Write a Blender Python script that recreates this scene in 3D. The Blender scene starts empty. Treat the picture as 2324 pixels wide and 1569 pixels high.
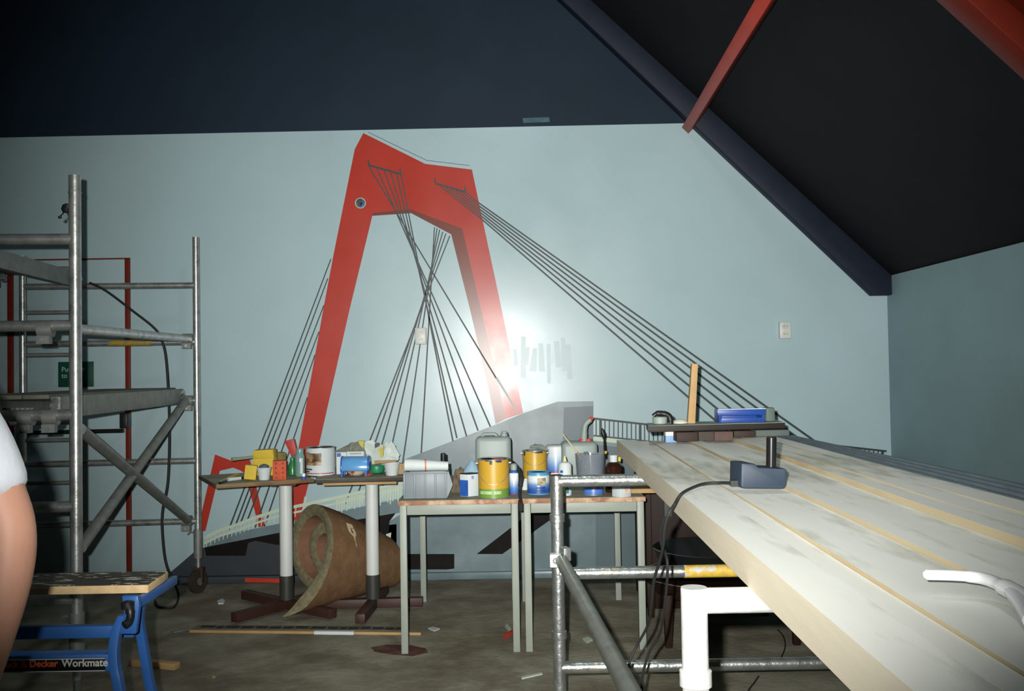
import bpy, bmesh, math, random
from mathutils import Vector, Matrix
random.seed(7)
# ------------------------------------------------------------------ camera
F, CX, CY, CAMH = 2259.0, 1162.0, 784.5, 1.374          # focal length in pixels of the 2324x1569 frame, eye height
yd = Vector(((1150.0-CX)/F, -(845.0-CY)/F, -1.0)).normalized()      # the room's depth axis in camera coordinates
up = Vector((-0.016, 1.0, 0.0)); up = (up-yd*up.dot(yd)).normalized()
xd = yd.cross(up)
R = Matrix((xd, yd, up))                                 # camera vector -> world vector
cam = bpy.data.cameras.new('camera'); cam.sensor_width = 36.0; cam.lens = 36.0*F/2324.0; cam.clip_start = 0.02
camo = bpy.data.objects.new('camera', cam); bpy.context.scene.collection.objects.link(camo)
camo.matrix_world = Matrix.Translation((0, 0, CAMH)) @ R.to_4x4()
bpy.context.scene.camera = camo
# ------------------------------------------------------------------ world, lights, exposure
sc = bpy.context.scene
sc.view_settings.view_transform = 'Standard'; sc.view_settings.look = 'None'
sc.view_settings.gamma = 1.0; sc.view_settings.use_curve_mapping = False
sc.view_settings.exposure = 0.0
w = bpy.data.worlds.new('world'); sc.world = w; w.use_nodes = True
w.node_tree.nodes['Background'].inputs[0].default_value = (0.6, 0.75, 0.8, 1); w.node_tree.nodes['Background'].inputs[1].default_value = 0.02
def light(name, kind, loc, target, energy, color, size):
    l = bpy.data.lights.new(name, kind); l.energy = energy; l.color = color
    o = bpy.data.objects.new(name, l); sc.collection.objects.link(o); o.location = loc
    o.rotation_euler = (Vector(target)-Vector(loc)).to_track_quat('-Z', 'Y').to_euler()
    if kind == 'SPOT': l.shadow_soft_size = size; l.spot_size = math.radians(69); l.spot_blend = 1.0
    else: l.shape = 'DISK'; l.size = size
    return o, l
# the photographer's flash, a hand's breadth up and left of the lens
fo, fl = light('camera_flash', 'SPOT', (-0.055, -0.03, CAMH+0.05), (0.25, 6.69, 1.88), 1760.0, (1.0, 0.985, 0.93), 0.012)
fl.use_nodes = True; nt = fl.node_tree
em = nt.nodes['Emission']; fa = nt.nodes.new('ShaderNodeLightFalloff')
fa.inputs['Strength'].default_value = 1.0; fa.inputs['Smooth'].default_value = 3.0
nt.links.new(fa.outputs['Quadratic'], em.inputs['Strength'])
# a weak work lamp hung under the ridge
light('ridge_lamp', 'AREA', (0.25, 3.2, 4.3), (0.5, 4.4, 0.8), 60.0, (0.85, 1.0, 0.95), 0.7)

# ------------------------------------------------------------------ helpers
C = sc.collection
YW = 6.69                                                # the painted gable wall
def ray(x, y): return R @ Vector(((x-CX)/F, -(y-CY)/F, -1.0))
def aty(x, y, Y): r = ray(x, y); return r*(Y/r.y) + Vector((0, 0, CAMH))      # seen at (x, y), at depth Y
def atz(x, y, z): r = ray(x, y); return r*((z-CAMH)/r.z) + Vector((0, 0, CAMH))  # seen at (x, y), at height z
def lin(c): return tuple(((v/255.0+0.055)/1.055)**2.4 if v > 10 else v/255.0/12.92 for v in c)
MATS = {}
def mat(name, c, rough=0.55, metal=0.0, var=0.12, scale=9.0, spec=0.4, c2=None, mix=(0.45, 0.62), scale2=4.0, bump=0.0, bscale=60.0, alpha=1.0, trans=0.0, stretch=None, rvar=0.0):
    if name in MATS: return MATS[name]
    m = bpy.data.materials.new(name); m.use_nodes = True; nt = m.node_tree; N = nt.nodes; L = nt.links
    b = N['Principled BSDF']
    b.inputs['Roughness'].default_value = rough; b.inputs['Metallic'].default_value = metal
    b.inputs['Specular IOR Level'].default_value = spec; b.inputs['Alpha'].default_value = alpha
    b.inputs['Transmission Weight'].default_value = trans
    tc = N.new('ShaderNodeTexCoord'); co = tc.outputs['Object']
    if stretch:
        mp = N.new('ShaderNodeMapping'); mp.inputs['Scale'].default_value = stretch; L.new(co, mp.inputs['Vector']); co = mp.outputs['Vector']
    n1 = N.new('ShaderNodeTexNoise'); n1.inputs['Scale'].default_value = scale; n1.inputs['Detail'].default_value = 5; L.new(co, n1.inputs['Vector'])
    cl = lin(c)
    r1 = N.new('ShaderNodeValToRGB')
    r1.color_ramp.elements[0].position = 0.3; r1.color_ramp.elements[1].position = 0.7
    r1.color_ramp.elements[0].color = (*[v*(1-var) for v in cl], 1); r1.color_ramp.elements[1].color = (*[min(1, v*(1+var)) for v in cl], 1)
    L.new(n1.outputs['Fac'], r1.inputs['Fac']); out = r1.outputs['Color']
    if c2:
        n2 = N.new('ShaderNodeTexNoise'); n2.inputs['Scale'].default_value = scale2; n2.inputs['Detail'].default_value = 6; n2.inputs['Roughness'].default_value = 0.6
        L.new(co, n2.inputs['Vector'])
        r2 = N.new('ShaderNodeValToRGB'); r2.color_ramp.elements[0].position = mix[0]; r2.color_ramp.elements[1].position = mix[1]
        L.new(n2.outputs['Fac'], r2.inputs['Fac'])
        mx = N.new('ShaderNodeMix'); mx.data_type = 'RGBA'; L.new(r2.outputs['Color'], mx.inputs[0])
        L.new(out, mx.inputs[6]); mx.inputs[7].default_value = (*lin(c2), 1); out = mx.outputs[2]
    L.new(out, b.inputs['Base Color'])
    if rvar:
        n3 = N.new('ShaderNodeTexNoise'); n3.inputs['Scale'].default_value = 2.6; n3.inputs['Detail'].default_value = 7; L.new(tc.outputs['Object'], n3.inputs['Vector'])
        mr = N.new('ShaderNodeMapRange'); mr.inputs['From Min'].default_value = 0.3; mr.inputs['From Max'].default_value = 0.7
        mr.inputs['To Min'].default_value = rough-rvar; mr.inputs['To Max'].default_value = rough+rvar; L.new(n3.outputs['Fac'], mr.inputs['Value'])
        L.new(mr.outputs[0], b.inputs['Roughness'])
    if bump:
        nb = N.new('ShaderNodeTexNoise'); nb.inputs['Scale'].default_value = bscale; nb.inputs['Detail'].default_value = 4; L.new(co, nb.inputs['Vector'])
        bp = N.new('ShaderNodeBump'); bp.inputs['Strength'].default_value = bump; bp.inputs['Distance'].default_value = 0.01
        L.new(nb.outputs['Fac'], bp.inputs['Height']); L.new(bp.outputs['Normal'], b.inputs['Normal'])
    MATS[name] = m; return m
def ramp_mat(name, stops, rough=0.35, axis=2):
    """printed colour bands or gradients up the height of a can (0 at its base, 1 at its top)"""
    m = bpy.data.materials.new(name); m.use_nodes = True; nt = m.node_tree; N = nt.nodes; L = nt.links
    b = N['Principled BSDF']; b.inputs['Roughness'].default_value = rough
    tc = N.new('ShaderNodeTexCoord'); sx = N.new('ShaderNodeSeparateXYZ'); L.new(tc.outputs['Generated'], sx.inputs[0])
    r = N.new('ShaderNodeValToRGB'); e = r.color_ramp.elements
    while len(e) < len(stops): e.new(0.5)
    for k, (p, c) in enumerate(stops): e[k].position = p; e[k].color = (*lin(c), 1)
    L.new(sx.outputs[axis], r.inputs['Fac']); L.new(r.outputs['Color'], b.inputs['Base Color'])
    return m

class MB:
    """collects shapes in world coordinates and links them as one mesh"""
    def __init__(s): s.v = []; s.f = []
    def add(s, vs, fs):
        o = len(s.v); s.v += [Vector(v) for v in vs]; s.f += [tuple(i+o for i in f) for f in fs]; return s
    def box(s, c, d, rot=None):
        c = Vector(c); q = []
        for z in (-.5, .5):
            for y in (-.5, .5):
                for x in (-.5, .5):
                    p = Vector((x*d[0], y*d[1], z*d[2])); q.append(c+(rot @ p if rot else p))
        return s.add(q, [(0, 2, 3, 1), (4, 5, 7, 6), (0, 1, 5, 4), (2, 6, 7, 3), (0, 4, 6, 2), (1, 3, 7, 5)])
    def hexa(s, lo, hi):                                  # two quads of four corners
        return s.add(list(lo)+list(hi), [(3, 2, 1, 0), (4, 5, 6, 7), (0, 1, 5, 4), (1, 2, 6, 5), (2, 3, 7, 6), (3, 0, 4, 7)])
    def prism(s, pts, ext):
        n = len(pts); ext = Vector(ext); a = [Vector(p) for p in pts]
        return s.add(a+[p+ext for p in a], [tuple(range(n)), tuple(range(2*n-1, n-1, -1))]+[(i, (i+1) % n, n+(i+1) % n, n+i) for i in range(n)])
    def tube(s, pts, r, n=12, closed=False, flat=1.0):
        pts = [Vector(p) for p in pts]; m = len(pts); rr = r if isinstance(r, (list, tuple)) else [r]*m
        rings = []; ref = None
        for i, p in enumerate(pts):
            t = (pts[min(i+1, m-1)]-pts[max(i-1, 0)]).normalized()
            if ref is None:
                ref = Vector((0, 0, 1)) if abs(t.z) < 0.9 else Vector((1, 0, 0))
            a = (ref-t*ref.dot(t)).normalized(); b = t.cross(a); ref = a
            rings.append([p+(a*math.cos(k*2*math.pi/n)*flat+b*math.sin(k*2*math.pi/n))*rr[i] for k in range(n)])
        vs = [v for g in rings for v in g]
        fs = [(i*n+k, i*n+(k+1) % n, (i+1)*n+(k+1) % n, (i+1)*n+k) for i in range(m-1) for k in range(n)]
        fs += [tuple(range(n-1, -1, -1)), tuple((m-1)*n+k for k in range(n))]
        return s.add(vs, fs)
    def cyl(s, a, b, r, r2=None, n=20): return s.tube([a, b], [r, r if r2 is None else r2], n)
    def lathe(s, c, prof, n=28, sx=1.0, sy=1.0):          # profile of (radius, height) above c
        c = Vector(c); m = len(prof)
        vs = [c+Vector((r*sx*math.cos(k*2*math.pi/n), r*sy*math.sin(k*2*math.pi/n), z)) for r, z in prof for k in range(n)]
        fs = [(i*n+k, i*n+(k+1) % n, (i+1)*n+(k+1) % n, (i+1)*n+k) for i in range(m-1) for k in range(n)]
        fs += [tuple(range(n-1, -1, -1)), tuple((m-1)*n+k for k in range(n))]
        return s.add(vs, fs)
    def patch(s, c, r, a0, a1, z0, z1, t=0.001, n=8):     # a label wrapped round a can
        c = Vector(c); vs = []
        for rad in (r-0.002, r+t):
            for z in (z0, z1):
                for k in range(n+1):
                    a = math.radians(a0+(a1-a0)*k/n); vs.append(c+Vector((rad*math.cos(a), rad*math.sin(a), z)))
        M = n+1; fs = []
        for k in range(n):
            fs += [(2*M+k, 2*M+k+1, 3*M+k+1, 3*M+k), (k+1, k, M+k, M+k+1), (k, k+1, 2*M+k+1, 2*M+k), (M+k+1, M+k, 3*M+k, 3*M+k+1)]
        fs += [(0, 2*M, 3*M, M), (n, M+n, 3*M+n, 2*M+n)]
        return s.add(vs, fs)
    def build(s, name, m, parent=None, bevel=0.0, smooth=True, seg=2, origin=None):
        o0 = Vector(parent['_o']) if parent is not None else None
        if o0 is None:
            if origin is None:
                xs = [v.x for v in s.v]; ys = [v.y for v in s.v]; zs = [v.z for v in s.v]
                origin = Vector(((min(xs)+max(xs))/2, (min(ys)+max(ys))/2, min(zs)))
            o0 = Vector(origin)
        me = bpy.data.meshes.new(name); bm = bmesh.new()
        vs = [bm.verts.new(v-o0) for v in s.v]
        for f in s.f:
            try: bm.faces.new([vs[i] for i in f])
            except ValueError: pass
        bmesh.ops.recalc_face_normals(bm, faces=bm.faces)
        if bevel:
            es = [e for e in bm.edges if len(e.link_faces) == 2 and e.calc_face_angle(0) > 0.6]
            bmesh.ops.bevel(bm, geom=es, offset=bevel, segments=seg, profile=0.5, affect='EDGES', clamp_overlap=True)
        bm.to_mesh(me); bm.free()
        if smooth:
            me.polygons.foreach_set('use_smooth', [True]*len(me.polygons)); me.set_sharp_from_angle(angle=math.radians(38))
        me.materials.append(m); o = bpy.data.objects.new(name, me); C.objects.link(o)
        if parent is not None: o.parent = parent
        else: o.location = o0
        ORIG[o.name] = tuple(o0); o['_o'] = tuple(o0)
        return o
ORIG = {}
def thing(name, label, cat, loc, group=None):
    o = bpy.data.objects.new(name, None); C.objects.link(o); o.location = loc; o.empty_display_size = 0.05
    o['_o'] = tuple(loc); return tag(o, label, cat, group)
def tag(o, label, cat, group=None, kind=None):
    o['label'] = label; o['category'] = cat
    if group: o['group'] = group
    if kind: o['kind'] = kind
    return o
def struct(o, label=None, cat=None):
    o['kind'] = 'structure'
    if label: o['label'] = label
    if cat: o['category'] = cat
    return o
def smooth_path(p, k=6):
    p = [Vector(q) for q in p]; out = []
    for i in range(len(p)-1):
        a, b, c, d = p[max(i-1, 0)], p[i], p[i+1], p[min(i+2, len(p)-1)]
        for j in range(k):
            t = j/k
            out.append(0.5*((2*b)+(c-a)*t+(2*a-5*b+4*c-d)*t*t+(3*b-a-3*c+d)*t**3))
    return out+[p[-1]]
def text(body, size, mtl, parent, loc, rot, align='LEFT', ext=0.0006, sx=1.0, name='lettering', bold=0.0):
    cu = bpy.data.curves.new('t', 'FONT'); cu.body = body; cu.size = size; cu.extrude = ext; cu.align_x = align; cu.align_y = 'CENTER'; cu.offset = bold; cu.space_line = 0.9
    t = bpy.data.objects.new('t', cu); C.objects.link(t)
    me = bpy.data.meshes.new_from_object(t.evaluated_get(bpy.context.evaluated_depsgraph_get()))
    bpy.data.objects.remove(t)
    M = Matrix.Translation(Vector(loc)-Vector(parent['_o'])) @ rot.to_4x4() @ Matrix.Diagonal((sx, 1, 1, 1)); me.transform(M)
    me.materials.clear(); me.materials.append(mtl); me.name = name
    o = bpy.data.objects.new(name, me); C.objects.link(o); o.parent = parent; o['_o'] = parent['_o']; return o
RX = Matrix.Rotation(math.pi/2, 3, 'X')                   # writing upright, facing the camera side (-Y)
def rz(d): return Matrix.Rotation(math.radians(d), 3, 'Z')
def px2m(Y): return Y/F

# ------------------------------------------------------------------ materials
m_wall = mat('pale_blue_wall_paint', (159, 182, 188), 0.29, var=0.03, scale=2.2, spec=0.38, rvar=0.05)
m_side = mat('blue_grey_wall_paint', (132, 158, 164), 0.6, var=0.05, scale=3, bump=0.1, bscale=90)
m_navy = mat('navy_paint', (23, 38, 52), 0.62, var=0.12, scale=2, spec=0.2)
m_ceil = mat('black_ceiling_paint', (25, 25, 28), 0.75, var=0.12, scale=3, spec=0.15)
m_beam = mat('navy_beam_paint', (25, 32, 46), 0.6, var=0.1, spec=0.2)
m_redb = mat('red_timber_paint', (184, 54, 34), 0.5, var=0.1, scale=6, spec=0.2)
m_redn = mat('dark_red_timber_paint', (104, 32, 18), 0.5, var=0.12, scale=6, spec=0.25)
m_floor = mat('stained_concrete', (144, 141, 124), 0.85, var=0.25, scale=5, spec=0.2, c2=(112, 104, 88), mix=(0.42, 0.62), scale2=2.6, bump=0.3, bscale=30)
m_red = mat('mural_red', (168, 52, 40), 0.29, var=0.05, scale=3, spec=0.36, rvar=0.04)
m_redd = mat('mural_red_shade', (110, 56, 46), 0.29, var=0.05, scale=3, spec=0.36)
m_grey = mat('mural_grey', (98, 117, 123), 0.32, var=0.12, scale=6, spec=0.36, c2=(114, 132, 138), mix=(0.45, 0.7), rvar=0.06)
m_grey2 = mat('mural_grey_dark', (74, 92, 98), 0.4, var=0.1, scale=6)
m_slate = mat('mural_slate', (54, 60, 66), 0.6, var=0.08, spec=0.15)
m_black = mat('mural_black', (20, 17, 15), 0.6, var=0.2, spec=0.1)
m_line = mat('mural_line', (46, 56, 56), 0.5, var=0.15)
m_cream = mat('mural_cream', (182, 196, 176), 0.5, var=0.06)
m_patch = mat('mural_touch_up', (155, 178, 184), 0.33, var=0.05, spec=0.34)
m_galv = mat('galvanised_steel', (176, 180, 178), 0.34, metal=0.75, var=0.18, scale=20, c2=(120, 124, 120), mix=(0.5, 0.75), scale2=14, bump=0.08, bscale=60)
m_crust = mat('galvanised_steel_with_plaster', (172, 178, 176), 0.33, metal=0.85, var=0.2, scale=22, c2=(188, 186, 174), mix=(0.56, 0.63), scale2=16, bump=0.35, bscale=35)
m_dull = mat('dull_zinc', (126, 130, 126), 0.55, metal=0.4, var=0.18, scale=16)
m_deck = mat('weathered_scaffold_deck', (98, 98, 88), 0.7, metal=0.1, var=0.2, scale=10)
m_rubber = mat('black_rubber', (30, 30, 30), 0.7, var=0.2)
m_blackp = mat('black_plastic', (26, 27, 28), 0.4, var=0.1)
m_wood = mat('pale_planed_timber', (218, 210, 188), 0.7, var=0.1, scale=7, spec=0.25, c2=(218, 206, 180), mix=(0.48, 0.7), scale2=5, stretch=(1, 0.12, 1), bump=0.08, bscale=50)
m_woodtop = mat('flash_pale_dirty_timber_top', (238, 240, 234), 0.7, var=0.06, scale=6, spec=0.25, c2=(150, 154, 130), mix=(0.50, 0.78), scale2=8, stretch=(1, 0.2, 1))  # near-white base carries the flash overexposure; darker blotches are dirt
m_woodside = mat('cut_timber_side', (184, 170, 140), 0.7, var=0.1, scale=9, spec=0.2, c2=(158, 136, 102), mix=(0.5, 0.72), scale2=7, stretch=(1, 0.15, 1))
m_tan = mat('tan_lath', (164, 134, 92), 0.7, var=0.12)
m_alu = mat('blue_grey_aluminium', (104, 118, 126), 0.5, metal=0.3, var=0.12, scale=12)
m_blue = mat('blue_enamel', (46, 94, 160), 0.38, var=0.08)
m_brown = mat('dark_brown_steel', (58, 34, 28), 0.55, var=0.15)
m_white = mat('white_enamel', (194, 199, 197), 0.4, var=0.03)
m_ply = mat('brown_table_edge', (120, 92, 58), 0.6, var=0.2, c2=(82, 66, 46))
m_top = mat('paint_spotted_table_top', (124, 124, 104), 0.7, var=0.2, scale=14, c2=(150, 146, 122))
m_desk = mat('grey_green_tube', (138, 146, 137), 0.5, var=0.06)
m_deske = mat('worn_red_brown_edge', (146, 104, 82), 0.7, var=0.2, scale=24, c2=(186, 160, 132), scale2=18)
m_carpet = mat('brown_carpet_back', (120, 93, 68), 0.95, var=0.18, scale=18, spec=0.05, bump=0.35, bscale=90)
m_felt = mat('grey_brown_pile', (122, 116, 92), 1.0, var=0.25, scale=40, spec=0.02, bump=0.6, bscale=140)
m_yellow = mat('yellow_sponge', (198, 172, 60), 0.8, var=0.06, scale=20)
m_orange = mat('orange_brick', (184, 82, 52), 0.75, var=0.12, scale=30, bump=0.2)
m_paper = mat('white_paper', (192, 200, 202), 0.7, var=0.04)
m_hdpe = mat('milky_plastic', (138, 152, 148), 0.45, var=0.04)
m_skin = mat('skin', (190, 142, 120), 0.55, var=0.06, scale=12, bump=0.05, bscale=120)
m_shirt = mat('white_cotton', (214, 220, 230), 0.9, var=0.03, bump=0.1)
m_jean = mat('dark_blue_denim', (44, 54, 80), 0.9, var=0.12)
m_hair = mat('brown_hair', (60, 44, 32), 0.7, var=0.25, scale=30)
m_dwood = mat('dark_brown_wood', (34, 21, 15), 0.55, spec=0.15, var=0.25, scale=8, stretch=(1, 1, 0.2))

# ================================================================== the setting
CXR = 2.574                                              # right wall
EAVE, SL = 1.978, 0.955
XL, YB = -5.2, -2.6
def roofz(x): return min(EAVE+SL*(CXR-x), 4.45)
XK = CXR-(4.45-EAVE)/SL
struct(MB().box(((XL+CXR)/2, (YB+YW)/2+0.1, -0.05), (CXR-XL+0.4, YW-YB+0.4, 0.1)).build('floor', m_floor))
zt = 3.035
o = MB().prism([(XL, YW, 0), (CXR, YW, 0), (CXR, YW, EAVE), (CXR-(zt+0.006-EAVE)/SL, YW, zt+0.006), (XL, YW, zt-0.036)], (0, 0.12, 0)).build('wall_back', m_wall, smooth=False); struct(o)
o = MB().prism([(XL, YW, zt-0.036), (CXR-(zt+0.006-EAVE)/SL, YW, zt+0.006), (XK, YW, 4.45), (XL, YW, 4.45)], (0, 0.12, 0)).build('wall_upper', m_navy, smooth=False); struct(o)
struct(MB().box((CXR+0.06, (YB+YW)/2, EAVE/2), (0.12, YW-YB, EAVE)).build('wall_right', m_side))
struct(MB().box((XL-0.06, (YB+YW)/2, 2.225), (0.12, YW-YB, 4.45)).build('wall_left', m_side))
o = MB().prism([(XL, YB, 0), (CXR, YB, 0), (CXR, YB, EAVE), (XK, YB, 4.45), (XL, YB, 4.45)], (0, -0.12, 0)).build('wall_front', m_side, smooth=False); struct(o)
o = MB().prism([(CXR+0.12, YB-.12, EAVE-0.096), (XK, YB-.12, 4.45), (XK+0.03, YB-.12, 4.56), (CXR+0.12, YB-.12, EAVE+0.03)], (0, YW-YB+.24, 0)).build('ceiling', m_ceil, smooth=False); struct(o)
struct(MB().box(((XL+XK)/2, (YB+YW)/2, 4.5), (XK-XL+0.06, YW-YB+.24, 0.1)).build('ceiling', m_ceil))
# navy rafter that follows the roof slope down the gable wall
def slope_beam(name, y0, y1, x0, x1, drop, m, gap=0.0):
    q = [(x0, y0, roofz(x0)-gap), (x1, y0, roofz(x1)-gap), (x1, y0, roofz(x1)-drop), (x0, y0, roofz(x0)-drop)]
    return MB().prism(q, (0, y1-y0, 0)).build(name, m, bevel=0.004)
GB = 6.60
k0, k1 = aty(1577, 285, GB), aty(1984, 670, GB); sb = (k1.z-k0.z)/(k1.x-k0.x); xt = XK+.05
o = MB().prism([(xt, GB, roofz(xt)), (CXR, GB, EAVE), (CXR, GB, k1.z), (k1.x, GB, k1.z), (xt, GB, k1.z+sb*(xt-k1.x))], (0, YW-GB, 0)).build('trim_1', m_beam, bevel=0.004)
struct(o, 'navy timber rafter sloping down along the gable wall', 'beam')
# red purlin that starts at the knee of the wall and comes forward under the roof
a = Vector((1.262, 6.69, 3.02)); d = Vector((-0.053, -1.0, -0.03))
ang = math.atan(SL)
ex, ez = Vector((math.cos(ang), 0, -math.sin(ang))), Vector((math.sin(ang), 0, math.cos(ang)))
def beam_along(p, q, wx, wz, name, m):
    lo = [p+ex*sx*wx/2+ez*sz*wz/2 for sx, sz in ((-1, -1), (1, -1), (1, 1), (-1, 1))]
    hi = [q+ex*sx*wx/2+ez*sz*wz/2 for sx, sz in ((-1, -1), (1, -1), (1, 1), (-1, 1))]
    return MB().hexa(lo, hi).build(name, m, bevel=0.003)
o = beam_along(a, a+d*5.2, 0.062, 0.085, 'trim_2', m_redb); struct(o, 'bright red timber purlin rising from the corner of the pale wall', 'beam')
o = slope_beam('trim_3', 3.52, 3.66, 0.2, CXR, 0.16, m_redn); struct(o, 'dark red rafter under the sloping ceiling, nearest the camera', 'beam')
o = slope_beam('trim_4', 2.9, 3.50, 0.2, CXR, 0.05, m_redn); struct(o, 'wide red board beside the near red rafter', 'beam')
# concrete kerb along the foot of the wall
xs_ = aty(900, 1300, YW).x
struct(MB().box(((xs_+CXR)/2, YW-0.02, 0.024), (CXR-xs_-.01, 0.04, 0.048)).build('baseboard_back', m_grey, bevel=0.006))
struct(MB().box(((XL+xs_)/2, YW-0.02, 0.024), (xs_-XL, 0.04, 0.048)).build('baseboard_back', m_slate, bevel=0.006))
# fire door with red frame lines, push bar and notice
d0, d1 = aty(21, 900, YW), aty(298, 900, YW)
dtop = aty(200, 589, YW).z
door = thing('door_1', 'flush pale blue fire exit door outlined in red, behind the scaffold tower', 'door', ((d0.x+d1.x)/2, YW, 0)); door['kind'] = 'structure'
MB().box(((d0.x+d1.x)/2, YW-0.006, (dtop+.05)/2), (d1.x-d0.x-.06, 0.012, dtop-.05)).build('panel', m_wall, door, bevel=0.002)
MB().box((d0.x+0.018, YW-0.011, dtop/2+.025), (0.040, 0.022, dtop-.05)).build('frame', m_redn, door, bevel=0.002)
MB().box((d1.x-0.016, YW-0.011, dtop/2+.025), (0.032, 0.022, dtop-.05)).build('frame', m_redn, door, bevel=0.002)
MB().box(((d0.x+d1.x)/2, YW-0.011, dtop), (d1.x-d0.x, 0.022, 0.009)).build('frame', m_redn, door)
pb = thing('push_bar', 'dark panic push bar across the fire door', 'push bar', aty(235, 975, YW))
q0, q1 = aty(60, 983, 6.6), aty(281, 978, 6.6)
MB().cyl(q0, q1, 0.014).build('bar', m_blackp, pb)
MB().box(aty(285, 955, 6.645), (0.05, 0.09, 0.10)).build('bracket', m_blackp, pb, bevel=0.006)
MB().box(aty(62, 968, 6.645), (0.05, 0.09, 0.10)).build('bracket', m_blackp, pb, bevel=0.006)
pc = aty(172.5, 850, YW-0.02)
sg = MB().box(pc, (80*px2m(YW), 0.004, 57*px2m(YW))).build('exit_notice', mat('dark_green_sign', (20, 70, 56), 0.4), bevel=0.001)
tag(sg, 'small dark green notice with white writing on the fire door', 'sign')
m_sw = mat('sign_white', (170, 196, 190), 0.5)
text('Push bar\nto open', 0.046, m_sw, sg, pc+Vector((-0.096, -0.0022, 0.012)), RX, sx=0.95)
# wall sockets
for (x, y, lb) in ((955, 763, 'white double socket box on the wall among the painted cables'), (1781, 750, 'white double socket box on the bare wall at right')):
    p = aty(x, y, YW-0.02); t = thing('wall_socket', lb, 'socket', p+Vector((0, 0.02, -.055)))
    MB().box(p, (0.076, 0.04, 0.112)).build('casing', m_white, t, bevel=0.006)
    for dz in (-0.026, 0.026):
        s_ = MB().cyl(p+Vector((0, -0.0235, dz)), p+Vector((0, -0.0195, dz)), 0.02).build('socket_face', mat('cream_plastic', (190, 192, 178), 0.4), t)
        for dx in (-.009, .009): MB().cyl(p+Vector((dx, -0.0245, dz)), p+Vector((dx, -0.0215, dz)), 0.0028, n=8).build('pin_hole', m_blackp, s_)

# ================================================================== the bridge mural (flat paint on the wall)
mu = thing('bridge_mural', 'painted mural of a red cable-stayed bridge pylon on the pale blue wall', 'mural', aty(900, 1300, YW))
def poly(name, pts, t, m, parent=mu):
    return MB().prism([aty(x, y, YW-t) for x, y in pts], (0, t*0.9, 0)).build(name, m, parent, smooth=False)
def stroke(name, p, q, wpx, t, m, wq=None, parent=mu):
    a, b = aty(*p, YW-t), aty(*q, YW-t); dd = (b-a).normalized(); nn = Vector((-dd.z, 0, dd.x)); h = wpx*px2m(YW)/2; h2 = (wq or wpx)*px2m(YW)/2
    return MB().prism([a+nn*h, b+nn*h2, b-nn*h2, a-nn*h], (0, t*0.9, 0)).build(name, m, parent, smooth=False)
poly('embankment', [(915, 1044), (1127, 963.5), (1188, 938), (1265, 912), (1347, 911), (1347, 1000), (1440, 1010), (2010, 1066), (2010, 1302), (880, 1302), (880, 1186), (915, 1164)], 0.0010, m_grey)
poly('embankment_shade', [(1280, 925), (1346, 922), (1346, 1080), (1275, 1080)], 0.0016, m_grey2)
poly('dark_pier', [(1352, 1010), (2009, 1070), (2009, 1301), (1352, 1301)], 0.0016, m_grey2)
poly('dark_bank', [(372, 1312), (405, 1284), (440, 1254), (470, 1240), (900, 1190), (900, 1312)], 0.0010, m_slate)
poly('deck', [(462, 1233), (478, 1226), (497, 1219), (550, 1206), (629, 1190), (764, 1162), (857, 1143), (922, 1128), (922, 1162), (778, 1186), (624, 1212), (466, 1243)], 0.0020, m_grey)
poly('deck_underside', [(464, 1243), (624, 1211.5), (778, 1185.5), (898, 1165), (884, 1184), (881, 1218), (700, 1240), (627, 1237), (580, 1228), (563, 1233), (557, 1262), (468, 1262)], 0.0026, m_black)
poly('pale_gap', [(852, 1220), (877, 1218), (876, 1259), (862, 1259), (852, 1245)], 0.0030, m_wall)
poly('plinth_shadow', [(896, 1258), (1031, 1258), (1031, 1291), (1016, 1293), (900, 1293)], 0.0026, m_black)
poly('brace_shadow', [(1082, 1258), (1140, 1258), (1258, 1174), (1258, 1150), (1222, 1150)], 0.0026, m_black)
poly('pylon', [(824.5, 302), (965, 372), (1071, 385), (1138, 700), (1187.5, 938), (1148, 951), (1127.6, 855), (1091, 700), (1049, 519), (931, 475), (845, 484), (845, 490), (794, 700), (724, 1010), (700, 1099), (676, 1196), (652, 1210), (677, 1019), (734, 700), (756, 583), (805, 339)], 0.0014, m_red)
poly('pylon_shade', [(845, 484), (931, 475), (1049, 519), (1091, 700), (1127.6, 855), (1148, 951), (1125, 963), (1107, 875), (1066, 700), (1024, 532), (933, 484), (845, 490)], 0.0018, m_redd)
poly('far_pylon', [(488, 1032), (527, 1047), (566, 1040), (574, 1068), (601, 1195), (587, 1197), (557, 1076), (545, 1068), (529, 1062), (499, 1069), (466, 1206), (448, 1206)], 0.0018, m_red)
for a_, b_ in (((836.6, 375), (912, 396)), ((988.6, 417), (1058.7, 436.5))):
    stroke('anchor_line', a_, b_, 4.5, 0.0026, m_line)
for (x, y) in ((837, 375), (909, 394), (988, 416), (1056, 435)): stroke('anchor_tick', (x-1, y-13), (x, y), 2, 0.0028, m_line, 4)
CB = [((837, 378), (1128, 862)), ((855, 382), (1113, 969)), ((872, 387), (1085, 978)), ((886, 390), (1059, 991)), ((900, 393), (1037, 995)), ((910, 396), (1028, 1002)),
      ((1021, 535), (783, 1145)), ((1012, 530), (812, 1122)), ((1005, 526), (836, 1116)), ((998, 521), (868, 1108)), ((992, 518), (907, 1098)), ((986, 516), (956, 1029)),
      ((751, 588), (519, 1203)), ((744, 632), (533, 1197)), ((735, 693), (545, 1190)), ((724, 753), (560, 1185)), ((715, 805), (579, 1198)), ((697.5, 902), (600, 1195))]
for k, (p, q) in enumerate(CB): stroke('cable', p, q, 2.4, 0.0022+0.0001*(k % 6), m_line, 3.6)
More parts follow.
